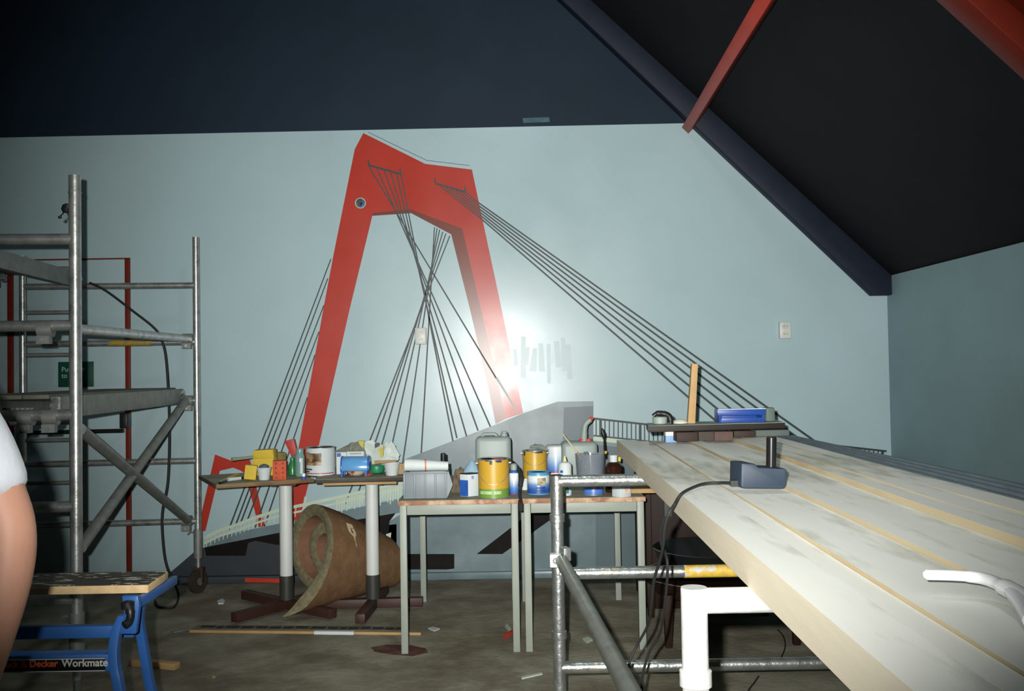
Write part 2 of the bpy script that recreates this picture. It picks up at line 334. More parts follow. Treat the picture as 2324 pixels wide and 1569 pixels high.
for k in range(6):
    y0 = 500-37*k/5; x8 = (1444, 1471, 1495, 1520, 1544, 1565)[k]; x0 = 1096-1.2*k
    s_ = (800-y0)/(x8-x0); xe = x8+(1000-800)/s_
    stroke('cable', (1000+11.5*k, 424+2.6*k), (x0, y0), 2.2, 0.0024, m_line, 3); stroke('cable', (x0, y0), (xe, 1000), 3.2, 0.0024, m_line, 5)
stroke('pencil_line', (835, 300), (968, 364), 1.3, 0.0012, m_grey2); stroke('pencil_line', (968, 364), (1066, 376), 1.3, 0.0012, m_grey2)
stroke('pale_streak', (1127, 858), (1176, 938), 6, 0.0030, m_paper, 3)
e0 = aty(818, 461, YW-0.003)
em_ = MB().cyl(e0, e0+Vector((0, 0.002, 0)), 0.034, n=24).build('emblem', mat('emblem_blue', (70, 104, 150), 0.4, var=0.3, scale=60, c2=(60, 66, 60), scale2=50), mu)
MB().tube([e0+Vector((0.034*math.cos(t*math.pi/12), 0, 0.034*math.sin(t*math.pi/12))) for t in range(25)], 0.003, 6).build('emblem_rim', m_cream, em_)
poly('emblem_mark', [(809, 452), (820, 450), (824, 459), (817, 471), (811, 464)], 0.0042, m_line)
poly('emblem_mark', [(818, 463), (826, 458), (828, 466), (820, 472)], 0.0042, m_blue)
# painted parapet on the left, still half finished
PR = [(463, 1222), (497, 1205), (536, 1192), (583, 1174), (627, 1160), (662, 1152), (700, 1144), (764, 1130), (824, 1116), (918, 1094)]
for a_, b_ in zip(PR, PR[1:]):
    stroke('handrail', a_, b_, 7, 0.0034, m_cream); stroke('handrail', (a_[0], a_[1]+13), (b_[0], b_[1]+13), 4.5, 0.0034, m_cream)
stroke('handrail', (694, 1128), (683, 1190), 6, 0.0036, m_cream)
for k in range(26):
    x = 765+k*5.8
    if 826 < x < 850: continue
    yb = 1141-(x-765)*0.215+(20+random.uniform(-6, 9)); stroke('baluster', (x, 1135-(x-765)*0.235), (x-1, yb+2), 4.2 if k % 3 else 6, 0.0030, m_cream, 2.5)
for k in range(22):
    x = 470+k*9.6
    if 626 < x < 664: continue
    f = next((a_, b_) for a_, b_ in zip(PR, PR[1:]) if a_[0] <= x <= b_[0]); y = f[0][1]+(f[1][1]-f[0][1])*(x-f[0][0])/(f[1][0]-f[0][0])
    stroke('baluster', (x, y+3), (x-2, y+24), 2.0, 0.0028, m_cream)
poly('paint_drip', [(876, 1213), (888, 1209), (886, 1228), (880, 1238), (876, 1228)], 0.0034, m_cream)
# painted railing on the right
def ry(x): return 950+(x-1345)*0.112
def rb(x): return 988+(x-1345)*0.105
stroke('handrail', (1345, 950), (2012, ry(2012)), 4.5, 0.0030, m_line); stroke('lower_rail', (1347, 989), (2012, rb(2012)), 3.5, 0.0030, m_line)
stroke('pale_kerb', (1347, 996), (2012, rb(2012)+8), 9, 0.0022, m_cream)
for k in range(66):
    x = 1353+k*10
    stroke('baluster', (x, ry(x)), (x, rb(x)), 6 if k in (1, 10, 24, 38, 52, 65) else 2.6, 0.0026, m_line)
# touched-up paint beside the right leg
rp2 = random.Random(8)
for k in range(9):
    x = 1170+k*15+rp2.uniform(-3, 3); y0 = 772+rp2.uniform(-16, 22); y1 = 850+rp2.uniform(-26, 26)
    stroke('paint_patch', (x, y0), (x+rp2.uniform(-7, 7), y1), rp2.uniform(8, 15), 0.0005+.00004*k, m_patch, rp2.uniform(7, 17))
stroke('red_lip', (556, 1317), (660, 1319), 9, 0.0425, m_redb)
# small smear of pale paint on the navy band
o = MB().prism([aty(x, y, YW-0.001) for x, y in ((1186, 268), (1246, 266), (1248, 277), (1188, 279))], (0, .001, 0)).build('paint_smear', mat('smeared_pale_paint', (52, 84, 98), 0.6, var=0.3, scale=30)); tag(o, 'pale brush smear on the navy band above the wall', 'paint smear')

# ================================================================== left scaffold tower
A = aty(172, 900, 4.2); B = aty(447, 900, 6.4); A.z = B.z = 0
du = (B-A); LEN = du.length; du.normalize(); dv = Vector((-du.y, du.x, 0))            # depth axis, leftward axis
def T(u, v, z): return A+du*u+dv*v+Vector((0, 0, z))
tw = thing('scaffold_tower', 'galvanised mobile scaffold tower on castors in front of the fire door', 'scaffold', tuple(T(LEN/2, .53, 0)))
W_ = 1.075
HZ = (0.455, 0.84, 1.225, 1.60, 1.965)
for (u, v, r, top) in ((0, 0, .0250, 2.235), (0, W_, .0250, 2.235), (LEN, 0, .0215, 2.275), (LEN, W_, .0215, 2.16)):
    p_ = MB().cyl(T(u, v, .25), T(u, v, top), r, n=24).build('post', m_galv, tw)
    if u == 0: MB().cyl(T(u, v, top-.075), T(u, v, top-.07), r+.0025, n=24).build('joint_ring', m_galv, p_)
    MB().cyl(T(u, v, .22), T(u, v, .40), r+.006, n=24).build('collar', m_dull, p_)
    MB().cyl(T(u, v, .12), T(u, v, .25), r*.7).build('stem', m_galv, p_)
    MB().tube([T(u, v, .38), T(u+.0, v+.05, .385), T(u, v+.065, .37)], .005, 8).build('locking_pin', m_dull, p_)
    if u == 0:                                           # the near frame stands on plain jacks
        MB().cyl(T(u, v, .006), T(u, v, .13), r*.62).build('jack', m_dull, p_); MB().box(T(u, v, .004), (.12, .12, .008)).build('base_plate', m_dull, p_); continue
    ca = MB().box(T(u, v, .155), (.07, .05, .012)).box(T(u, v-.028, .11), (.012, .05, .09)).box(T(u, v+.028, .11), (.012, .05, .09)).build('castor_fork', m_brown, tw)
    ax = (du*.45+dv*.89).normalized(); c_ = T(u-.02, v, .076)
    MB().cyl(c_-ax*.018, c_+ax*.018, .074, n=28).build('castor_wheel', mat('brown_rubber', (50, 44, 38), .8), ca); MB().cyl(c_-ax*.022, c_+ax*.022, .024, n=16).build('hub', m_dull, ca)
for u, r in ((0, .0235), (LEN, .0195)):
    for z in HZ: MB().cyl(T(u, 0, z), T(u, W_, z), r, n=20).build('crossbar', m_galv, tw)
rv = W_-0.30                                             # the built-in ladder of the far frame
MB().cyl(T(LEN, rv, HZ[0]), T(LEN, rv, HZ[4]), .0175).build('ladder_post', m_galv, tw)
for z in (0.30, 0.58, 0.72, 0.99, 1.10, 1.255, 1.53, 1.80, 2.08)[2:]:
    MB().cyl(T(LEN, rv if z < 2 else rv, z), T(LEN, W_, z), .0125, n=14).build('rung', m_dull, tw)
# the yellow taped stretch, side rails and diagonal braces
MB().cyl(T(LEN-.0, .28, HZ[3]), T(LEN-.0, .545, HZ[3]), .0205, n=20).build('yellow_tape', mat('yellow_tape', (150, 126, 44), 0.5, c2=(120, 116, 96), mix=(.5, .56), scale2=30), tw)
MB().cyl(T(0.03, 0.0, 1.585), T(LEN-.03, 0.04, 1.62), .0235, n=20).build('side_rail', m_galv, tw)
MB().cyl(T(0.05, 0.0, 1.16), T(LEN-.06, 0.05, .47), .0255, n=18).build('diagonal_brace', m_dull, tw)
MB().cyl(T(0.05, 0.0, .66), T(LEN-.05, 0.06, 1.225), .0255, n=18).build('diagonal_brace', m_dull, tw)
for (u, v, z) in ((0, .12, 1.585), (0, .10, 1.215), (0, .20, 1.215), (LEN-.03, .05, 1.62), (LEN-.03, .05, 1.225), (LEN-.04, .06, .465)):
    c_ = MB().tube([T(u, v-.03, z), T(u, v+.03, z)], .033, 12).box(T(u-.02, v, z-.045), (.055, .03, .035)).build('coupler', m_dull, tw)
    MB().cyl(T(u-.045, v, z-.045), T(u-.01, v, z-.045), .009, n=8).build('coupler_bolt', m_galv, c_)
def platform(name, label, v0, v1, z, mtl):
    t = thing(name, label, 'scaffold platform', tuple(T(LEN/2, (v0+v1)/2, z)))
    for v in (v0, v1):
        MB().hexa([T(.02, v-.02, z-.055), T(.02, v+.02, z-.055), T(LEN-.12, v+.02, z-.055), T(LEN-.12, v-.02, z-.055)], [T(.02, v-.02, z+.04), T(.02, v+.02, z+.04), T(LEN-.12, v+.02, z+.04), T(LEN-.12, v-.02, z+.04)]).build('side_channel', m_dull, t, bevel=.004)
        for u in (.03, LEN-.04): MB().tube([T(u+(.1 if u < 1 else -.12), v, z), T(u, v, z+.025), T(u+(-.03 if u < 1 else .03), v, z+.0)], .018, 10).build('hook', m_galv, t)
    n = 4
    for k in range(n):
        a_, b_ = v0+.03+(v1-v0-.06)*k/n, v0+.03+(v1-v0-.06)*(k+1)/n-.006
        MB().hexa([T(.03, a_, z+.03), T(.03, b_, z+.03), T(LEN-.06, b_, z+.03), T(LEN-.06, a_, z+.03)], [T(.03, a_, z+.048), T(.03, b_, z+.048), T(LEN-.06, b_, z+.048), T(LEN-.06, a_, z+.048)]).build('deck_board', mtl, t, bevel=.002)
    return t
platform('scaffold_platform', 'lower weathered platform of the scaffold tower, just below eye level', .09, .60, 1.262, m_deck)
platform('scaffold_platform', 'upper platform of the scaffold tower, seen from underneath', .72, 1.18, 2.005, m_deck)
rp = thing('ribbed_sheet', 'pale ribbed sheet under the lower scaffold platform, beside the white sleeve', 'sheet', aty(42, 950, 4.25))
q = [aty(4, 927, 4.35), aty(76, 927, 4.35), aty(40, 966, 4.22), aty(22, 966, 4.22)]
MB().prism(q, (0, .006, .002)).build('panel', m_white, rp)
for k in range(6):
    f = (k+.5)/6; MB().tube([q[0].lerp(q[1], f), q[3].lerp(q[2], f)], .0025, 6).build('rib', m_dull, rp)
# cable hung over the tower
pts = [aty(203, 642, 6.2), aty(240, 660, 6.2), aty(300, 705, 6.2), aty(350, 745, 6.2), aty(368, 775, 6.2), aty(378, 830, 6.2), aty(384, 960, 6.2), aty(381, 1090, 6.2), aty(368, 1165, 6.2), aty(370, 1235, 6.2), aty(378, 1285, 6.2), aty(394, 1320, 6.15), atz(405, 1352, .008), atz(395, 1378, .008), atz(362, 1378, .008), atz(352, 1365, .008)]
o = MB().tube(smooth_path(pts), .0075, 8).build('power_cable', m_rubber); tag(o, 'black cable hanging down the scaffold tower to a loop on the floor', 'cable')
ck = thing('cord_plug', 'small black plug dangling behind the tall scaffold post', 'plug', aty(150, 472, 4.3))
MB().lathe(aty(151, 484, 4.3), [(.002, 0), (.016, .004), (.022, .018), (.016, .036), (.003, .042)], 14).build('plug_body', m_blackp, ck)
MB().tube([aty(148, 478, 4.3), aty(142, 486, 4.29), aty(136, 492, 4.28)], .003, 6).build('cord', m_blackp, ck)
MB().lathe(aty(136, 497, 4.28), [(.001, 0), (.008, .004), (.008, .010), (.001, .014)], 10).build('cord_knob', m_blackp, ck)

# ================================================================== folding workbench
wb = thing('folding_workbench', 'blue folding workbench with a paint-spattered board at lower left', 'workbench', (-1.33, 2.93, 0))
m_spat = mat('paint_spattered_board', (66, 60, 52), 0.6, var=0.35, scale=12, c2=(200, 196, 182), mix=(0.56, 0.61), scale2=22, stretch=(1, 2.2, 1))
zt_ = .787
jb = MB().hexa([(-1.64, 2.85, zt_-.024), (-1.028, 2.85, zt_-.024), (-1.036, 3.04, zt_-.024), (-1.64, 3.04, zt_-.024)], [(-1.64, 2.85, zt_-.001), (-1.028, 2.85, zt_-.001), (-1.036, 3.04, zt_-.001), (-1.64, 3.04, zt_-.001)]).build('jaw_board', mat('chipboard_edge', (204, 176, 132), 0.75, var=0.12, scale=40), wb, bevel=.0015)
MB().hexa([(-1.639, 2.851, zt_-.001), (-1.029, 2.851, zt_-.001), (-1.037, 3.039, zt_-.001), (-1.639, 3.039, zt_-.001)], [(-1.638, 2.852, zt_+.0012), (-1.03, 2.852, zt_+.0012), (-1.038, 3.038, zt_+.0012), (-1.638, 3.038, zt_+.0012)]).build('board_face', m_spat, jb)
def sheet_leg(pts, wpx, Y0, Y1, name='leg', th=.03, m=m_blue, parent=wb, k=5):
    P = smooth_path([Vector((x, y, 0)) for x, y in pts], k); n = len(P); L_, R_ = [], []
    for i, p in enumerate(P):
        Y = Y0+(Y1-Y0)*i/(n-1); wd = wpx/2
        L_.append(aty(p.x-wd, p.y, Y)); R_.append(aty(p.x+wd, p.y, Y))
    mb = MB(); off = Vector((0, th, 0))
    vs = L_+R_+[v+off for v in L_]+[v+off for v in R_]; fs = []
    for i in range(n-1):
        fs += [(i, n+i, n+i+1, i+1), (2*n+i+1, 3*n+i+1, 3*n+i, 2*n+i), (2*n+i, i, i+1, 2*n+i+1), (n+i, 3*n+i, 3*n+i+1, n+i+1)]
    fs += [(0, 2*n, 3*n, n), (n-1, 2*n-1, 4*n-1, 3*n-1)]
    return mb.add(vs, fs).build(name, m, parent, bevel=.003)
sheet_leg([(277, 1398), (262, 1432), (255, 1475), (257, 1520), (268, 1580), (300, 1840)], 21, 2.74, 2.72)
sheet_leg([(318, 1372), (312, 1405), (318, 1450), (328, 1510), (342, 1580), (395, 1760)], 19, 2.90, 3.02)
e1 = [aty(276, 1353, 2.73), aty(312, 1353, 2.73), aty(316, 1375, 2.73), aty(308, 1440, 2.73), aty(268, 1440, 2.73), aty(281, 1395, 2.73)]
MB().prism(e1, (0, .02, 0)).build('end_plate', m_blue, wb, bevel=.003)
cr = MB().tube(smooth_path([aty(291, 1368, 2.70), aty(296, 1395, 2.69), aty(292, 1412, 2.69), aty(282, 1420, 2.68)]), [.012]*6+[.0105]*6+[.011]*7, 12).build('crank_handle', m_blackp, wb)
MB().lathe(aty(290, 1385, 2.70), [(.002, 0), (.017, .004), (.017, .022), (.002, .026)], 16).build('knob', m_blackp, cr)
MB().hexa([(-1.047, 2.72, .735), (-1.027, 2.72, .735), (-1.027, 3.10, .735), (-1.047, 3.10, .735)], [(-1.047, 2.72, .762), (-1.027, 2.72, .762), (-1.027, 3.10, .762), (-1.047, 3.10, .762)]).build('side_channel', m_blue, wb, bevel=.003)
p0, p1 = aty(120, 1433, 2.95), aty(306, 1432, 2.95)
MB().hexa([(-1.62, 2.94, p1.z-.018), (p1.x, 2.94, p1.z-.018), (p1.x, 2.97, p1.z-.018), (-1.62, 2.97, p1.z-.018)], [(-1.62, 2.94, p1.z+.018), (p1.x, 2.94, p1.z+.018), (p1.x, 2.97, p1.z+.018), (-1.62, 2.97, p1.z+.018)]).build('upper_beam', m_blue, wb, bevel=.003)
q1 = aty(256, 1505, 2.74)
st = MB().box(((-1.66+q1.x)/2, 2.765, q1.z), (q1.x+1.66, .05, .048)).build('step_beam', m_blue, wb, bevel=.004)
MB().box(((-1.64+q1.x)/2, 2.738, q1.z-.003), (q1.x+1.60, .004, .036)).build('name_plate', mat('name_plate_black', (18, 18, 20), 0.35), st, bevel=.001)
for s_ in (-1, 1): MB().box(((-1.64+q1.x)/2, 2.7365, q1.z-.003+s_*.0165), (q1.x+1.60, .002, .0022)).build('plate_border', m_white, st)
lz = aty(187, 1506, 2.735)
ROLLT = Matrix.Rotation(0.0, 3, 'Y') @ RX
text('Workmate', .0285, m_white, st, Vector((aty(140, 1507, 2.735).x, 2.7355, lz.z)), ROLLT, sx=.98, bold=.0006)
text('Black & Decker', .0255, mat('orange_print', (206, 92, 52), 0.4), st, Vector((aty(131, 1507, 2.735).x, 2.7355, lz.z)), ROLLT, align='RIGHT', bold=.0006)
for y_ in (2.76, 2.98):                                   # the other end of the bench, beyond the arm
    MB().box((-1.62, y_, .37), (.03, .03, .74)).build('leg', m_blue, wb, bevel=.003)

# ================================================================== pedestal tables with the first lot of paint things
def pedestal(label, cx, cy, h, corners, arms, edge_m, wm=m_white):
    t = thing('pedestal_table', label, 'table', (cx, cy, 0))
    zt0 = h-.022
    top = MB().hexa([Vector((x, y, zt0)) for x, y in corners], [Vector((x, y, h)) for x, y in corners]).build('table_top', edge_m, t, bevel=.002)
    cxx = sum(c[0] for c in corners)/4; cyy = sum(c[1] for c in corners)/4
    MB().hexa([Vector((cxx+(x-cxx)*.985, cyy+(y-cyy)*.985, h)) for x, y in corners], [Vector((cxx+(x-cxx)*.985, cyy+(y-cyy)*.985, h+.0015)) for x, y in corners]).build('top_face', m_top, top)
    MB().cyl((cx, cy, .205), (cx, cy, zt0), .0375, n=28).build('column', wm, t)
    MB().cyl((cx, cy, .03), (cx, cy, .205), .0405, n=28).build('collar', mat('dark_collar', (52, 54, 50), .45), t)
    MB().box((cx, cy, zt0-.012), (.15, .15, .012)).build('mounting_plate', m_brown, t)
    for (ex_, ey_) in arms:
        d_ = Vector((ex_-cx, ey_-cy, 0)); L_ = d_.length; a_ = math.degrees(math.atan2(d_.y, d_.x))
        MB().box((cx+d_.x/2, cy+d_.y/2, .04), (L_, .055, .052), rz(a_)).build('foot', m_brown, t, bevel=.004)
    return t
HT = .775
c1 = atz(651, 1386, 0); c2 = atz(847, 1384, 0)
l0, l1 = atz(490, 1101, HT), atz(713, 1087, HT)
r0, r1 = atz(716, 1090, HT), atz(917, 1083, HT)
ddv = Vector((l1.y-l0.y, -(l1.x-l0.x), 0)).normalized()*-1
dep = .62
def quad(a_, b_, d_):
    n_ = Vector((-(b_.y-a_.y), b_.x-a_.x, 0)).normalized()*d_
    return [(a_.x, a_.y), (b_.x, b_.y), (b_.x+n_.x, b_.y+n_.y), (a_.x+n_.x, a_.y+n_.y)]
f1, f2 = atz(531, 1419, 0), atz(756, 1410, 0)
g1, g2 = atz(817, 1422, 0), atz(960, 1381, 0)
def opp(c, p, k=1.0): return (2*c.x-p.x, c.y+(c.y-p.y)*k)
t1 = pedestal('pedestal table with brown-edged top and white column, left of the carpet roll', c1.x, c1.y, HT, quad(l0, l1, .60), [(f1.x, f1.y), (f2.x, f2.y), opp(c1, f1), opp(c1, f2)], m_ply)
t2 = pedestal('pedestal table with black-edged top and white column, right of the carpet roll', c2.x, c2.y, HT, quad(r0, r1, .60), [(g1.x, g1.y), (g2.x, g2.y), opp(c2, g1), opp(c2, g2)], mat('black_table_edge', (52, 46, 38), .6, var=.2))
s0, s1 = aty(733, 1098, r0.y-.012), aty(900, 1094, r1.y-.012)
rl = (s1-s0)
o = MB().hexa([s0+Vector((0, -.006, -.012)), s1+Vector((0, -.006, -.012)), s1+Vector((0, .02, -.012)), s0+Vector((0, .02, -.012))], [s0+Vector((0, -.006, .002)), s1+Vector((0, -.006, .002)), s1+Vector((0, .02, .002)), s0+Vector((0, .02, .002))]).build('edge_lath', m_tan, t2, bevel=.001); o['label'] = 'tan lath under the front edge'

def on(x, y, z=HT+.0015): return atz(x, y, z)             # a spot on the table top seen at (x, y)
# sponges
def pbox(name, x0, x1, y0, y1, Y, dep, m, rzd=0, bev=.003, parent=None, tilt=0, zbase=None):
    a_, b_ = aty((x0+x1)/2, y1, Y), aty((x0+x1)/2, y0, Y); wd = (x1-x0)*px2m(Y)
    h = b_.z-a_.z
    c_ = Vector((a_.x, Y+dep/2, a_.z+h/2))
    if zbase is not None: c_.z = zbase+h/2+.0005
    rot = rz(rzd) @ Matrix.Rotation(math.radians(tilt), 3, 'Y')
    return MB().box(c_, (wd, dep, h), rot).build(name, m, parent, bevel=bev)
ZT = HT+.0015
Yl = on(620, 1090).y
o = pbox('yellow_sponge', 553, 580, 1058, 1091, on(566, 1091).y, .05, m_yellow, 12, .006, tilt=7, zbase=ZT+.003); tag(o, 'small yellow block standing at the left of the white cup', 'sponge')
ys = on(598, 1080).y
o = pbox('yellow_carton', 574, 622, 1041, 1080, ys, .10, m_yellow, -4, .003, zbase=ZT); tag(o, 'yellow carton standing behind the small white cup', 'carton')
lid = MB().hexa([aty(574, 1041, ys), aty(622, 1041, ys), aty(622, 1041, ys)+Vector((0, .1, 0)), aty(574, 1041, ys)+Vector((0, .1, 0))], [aty(574, 1023, ys-.012), aty(619, 1021, ys-.012), aty(619, 1021, ys-.012)+Vector((0, .10, 0)), aty(574, 1023, ys-.012)+Vector((0, .10, 0))])
lid.build('lid', m_yellow, o, bevel=.003)
def cup(name, x0, x1, y0, y1, Y, taper, m, label, cat, inner=None, zb=None, lid_m=None):
    b_ = aty((x0+x1)/2, y1, Y); wd = (x1-x0)/2*px2m(Y); h = (y1-y0)*px2m(Y)
    c_ = Vector((b_.x, Y+wd, zb if zb is not None else b_.z))
    o = MB().lathe(c_, [(wd*taper*.96, 0), (wd*taper, .003), (wd*.97, h-.006), (wd*1.04, h-.005), (wd*1.04, h), (wd*.93, h), (wd*.9, h-.008), (wd*taper*.9, .006)], 28).build(name, m); tag(o, label, cat); return o, c_, wd, h
o, c_, wd, h = cup('paint_cup', 579, 612, 1063, 1091, on(596, 1091).y, .72, m_paper, 'small white paint cup between the yellow carton and the orange brick', 'cup', zb=ZT)
MB().lathe(c_, [(wd*.5, h*.7), (wd*.8, h*.9), (wd*.6, h+.012), (wd*.2, h+.02)], 14).build('rag', m_grey2, o)
# orange perforated brick
yb = on(636, 1090).y
br = thing('perforated_brick', 'orange perforated brick standing on end on the left pedestal table', 'brick', on(636, 1090)+Vector((0, .04, 0)))
bw, bh = 30*px2m(yb), 43*px2m(yb); bc = aty(632, 1090, yb)
MB().box((bc.x, yb+.035, ZT+bh/2), (bw, .07, bh), rz(10)).build('body', m_orange, br, bevel=.003)
m_hole = mat('brick_hole', (150, 58, 34), .9)
for i in range(2):
    for k in range(4):
        p = Vector((bc.x, yb+.035, ZT))+rz(10) @ Vector(((-.25+.5*i)*bw, -.0355, (k+.5)*bh/4))
        MB().box(p, (bw*.13, .003, bh*.10), rz(10)).build('hole', m_hole, br)
# red stick, jar, green thing
yr = on(655, 1080).y+.12
o = MB().hexa(*[[aty(x, y, yr)+Vector((0, dy, 0)) for (x, y), dy in (((661, 1036), 0), ((674, 1030), 0), ((674, 1030), .03), ((661, 1036), .03))], [aty(x, y, yr)+Vector((0, dy, 0)) for (x, y), dy in (((645, 1002), 0), ((666, 996), 0), ((666, 996), .03), ((645, 1002), .03))]]).build('red_carton', mat('dark_red_card', (168, 52, 44), .5), bevel=.002); tag(o, 'narrow dark red carton leaning above the glass jars', 'carton')
MB().hexa([aty(657, 1082, yr), aty(676, 1082, yr), aty(676, 1082, yr)+Vector((0, .03, 0)), aty(657, 1082, yr)+Vector((0, .03, 0))], [aty(661, 1036, yr), aty(674, 1030, yr), aty(674, 1030, yr)+Vector((0, .03, 0)), aty(661, 1036, yr)+Vector((0, .03, 0))]).build('grey_lower_half', m_grey2, o, bevel=.002)
m_glass = mat('greenish_glass', (126, 158, 156), .15, var=.1, alpha=.75)
yj = on(684, 1082).y+.03
jc = aty(681, 1084, yj); jc.z = ZT; jh = 62*px2m(yj); jr = 11*px2m(yj)
o = MB().lathe(jc, [(jr*.9, 0), (jr, .005), (jr, jh*.72), (jr*.8, jh*.82), (jr*.8, jh)], 22).build('glass_jar', m_glass); tag(o, 'greenish glass jar just left of the white paint tin', 'jar')
MB().lathe(jc+Vector((0, 0, .004)), [(jr*.85, 0), (jr*.86, jh*.45)], 18).build('green_contents', mat('green_liquid', (50, 120, 84), .4), o)
MB().patch(jc, jr, -75, -45, jh*.1, jh*.66, .001).build('label', m_paper, o)
ja = aty(664, 1086, yj+.05); ja.z = ZT
o = MB().lathe(ja, [(.02, 0), (.026, .004), (.026, .06), (.014, .085), (.014, .105)], 18).build('green_bottle', mat('green_bottle_glass', (40, 112, 62), .25)); tag(o, 'small green bottle tucked behind the orange brick', 'bottle')
bt = on(688, 1090); o = MB().lathe(bt+Vector((0, .015, 0)), [(.012, 0), (.013, .018), (.011, .02), (.011, .036), (.004, .038)], 14).build('screw_cap_tube', ramp_mat('white_over_blue', [(0, (50, 84, 150)), (.5, (50, 84, 150)), (.52, (220, 222, 220)), (1, (220, 222, 220))])); tag(o, 'tiny blue and white capped tube in front of the glass jar', 'tube')
# stick leaning out on the left, brush and white tube at the edge
ysx = on(560, 1082).y+.2
o = MB().tube([aty(526, 1043, ysx-.1), aty(548, 1041, ysx-.06), aty(640, 1030, ysx+.08)], [.012, .0095, .0095], 10).build('roller_pole', mat('grey_green_pole', (134, 144, 122), .6)); tag(o, 'grey roller pole lying across behind the yellow carton', 'pole')
MB().box(aty(632, 1036, ysx+.07), (.09, .06, .05), rz(20)).build('roller_head', mat('dirty_roller', (118, 108, 60), .95, var=.3, scale=30), o, bevel=.01)
pb_ = thing('paint_brush', 'flat paint brush lying at the left corner of the pedestal table', 'brush', on(525, 1088))
MB().tube([on(498, 1098)+Vector((0, .02, .008)), on(520, 1090)+Vector((0, .02, .012)), on(540, 1083)+Vector((0, .02, .016))], [.006, .009, .008], 8).build('handle', mat('yellow_handle', (180, 160, 70), .5), pb_)
MB().hexa([on(496, 1099), on(502, 1100), on(516, 1094), on(512, 1092)], [v+Vector((0, 0, .012)) for v in (on(496, 1099), on(502, 1100), on(516, 1094), on(512, 1092))]).build('bristles', m_blackp, pb_)
o = MB().tube([on(518, 1094)+Vector((0, 0, .013)), on(546, 1091)+Vector((0, 0, .013))], [.011, .010], 12).build('filler_tube', m_paper); tag(o, 'white filler tube lying beside the paint brush', 'tube')
MB().cyl(on(546, 1091)+Vector((0, 0, .013)), on(552, 1090)+Vector((0, 0, .013)), .008).build('cap', m_blackp, o)

def tin(name, x0, x1, y0, y1, Y, m, zb, label, cat='paint tin', lid=m_galv, n=36, open_=False, rim=True):
    """a round tin seen from x0 to x1, y0 (rim) to y1 (foot) whose front stands at depth Y"""
    r = (x1-x0)/2*px2m(Y); h = (y1-y0)*px2m(Y); c = aty((x0+x1)/2, y1, Y+r); c.z = zb; c.y = Y+r
    t = thing(name, label, cat, tuple(c))
    MB().lathe(c, [(r*.985, .0), (r*.985, .004), (r*.965, .006), (r*.965, h-.006), (r*.985, h-.005)], n).build('body', m, t)
    if rim:
        MB().lathe(c, [(r*.985, 0), (r, .002), (r, .005), (r*.97, .006)], n).build('foot_rim', lid, t)
        MB().lathe(c, [(r*.97, h-.006), (r, h-.005), (r*1.005, h-.001), (r*.98, h), (r*.9, h-.001), (r*.88, h-.005), (r*.2, h-.005)], n).build('lid', lid, t)
    return t, c, r, h
def handle(t, c, r, z, drop, m=m_galv):
    p = [c+Vector((r*1.02*math.cos(a), -abs(math.sin(a))*r*.35-.6*r*abs(math.sin(a)), z-drop*math.sin(a))) for a in [math.pi*k/14 for k in range(15)]]
    MB().tube(p, .0016, 6).build('wire_handle', m, t)
    for s in (-1, 1): MB().cyl(c+Vector((s*r*.96, 0, z)), c+Vector((s*(r+.008), 0, z)), .006, n=10).build('handle_lug', m, t)
# white paint tin
Yt = on(727, 1082).y
t, c, r, h = tin('paint_tin', 694, 762, 1016, 1081, Yt, m_paper, ZT, 'big white paint tin with a brown picture on its label')
MB().patch(c, r*.966, 196, 284, h*.38, h*.80, .0012).build('picture_label', mat('brown_picture', (92, 70, 48), .4, var=.5, scale=26, c2=(176, 150, 112), scale2=22), t)
MB().patch(c, r*.966, 200, 340, .014, .019, .0012).build('red_band', mat('red_band', (168, 46, 62), .4), t)
for (z_, w_) in ((.24, 40), (.16, 26)):
    MB().patch(c, r*.966, 205, 205+w_, h*z_-.004, h*z_+.004, .0012).build('print_line', m_line, t)
MB().patch(c, r*.966, 214, 232, h*.80, h*.83, .0012).build('print_line', m_dull, t)
# cartons behind the blue dispenser
Yc = on(785, 1076).y-.02
o = pbox('white_blue_carton', 763, 786, 1026, 1076, Yc, .05, m_paper, 4, .002, zbase=ZT); tag(o, 'white carton with a blue square, right of the white paint tin', 'carton')
p = aty(769, 1033, Yc-.004); MB().box(p, (.024, .004, .022)).build('blue_square', m_blue, o)
o = pbox('white_carton', 788, 827, 1024, 1074, Yc+.03, .06, m_paper, -3, .002, zbase=ZT); tag(o, 'wide white carton behind the blue plastic dispenser', 'carton')
MB().box(aty(807, 1030, Yc+.028), (.07, .004, .007)).build('print_line', m_dull, o)
# blue dispenser: a half barrel on four feet
Yd = on(812, 1082).y
bd = thing('blue_dispenser', 'glossy blue plastic barrel dispenser on little feet', 'dispenser', on(812, 1082))
m_bp = mat('glossy_blue_plastic', (92, 152, 204), .22, var=.12, scale=8); m_bpd = mat('deep_blue_plastic', (44, 96, 178), .3)
xa, xb = aty(776, 1056, Yd+.05).x, aty(838, 1056, Yd+.05).x; zc = aty(806, 1056, Yd+.05).z
prof = [(-.058, -.030), (-.056, 0), (-.046, .030), (-.028, .046), (0, .052), (.028, .046), (.046, .030), (.056, 0), (.058, -.030)]
MB().prism([(xa, Yd+.055+y, zc+z) for y, z in prof], (xb-xa, 0, 0)).build('barrel', m_bp, bd, bevel=.005)
for xx in (xa-.002, xb-.006): MB().prism([(xx, Yd+.055+y*1.06, zc+z*1.06) for y, z in prof], (.010, 0, 0)).build('end_cap', m_bpd, bd, bevel=.002)
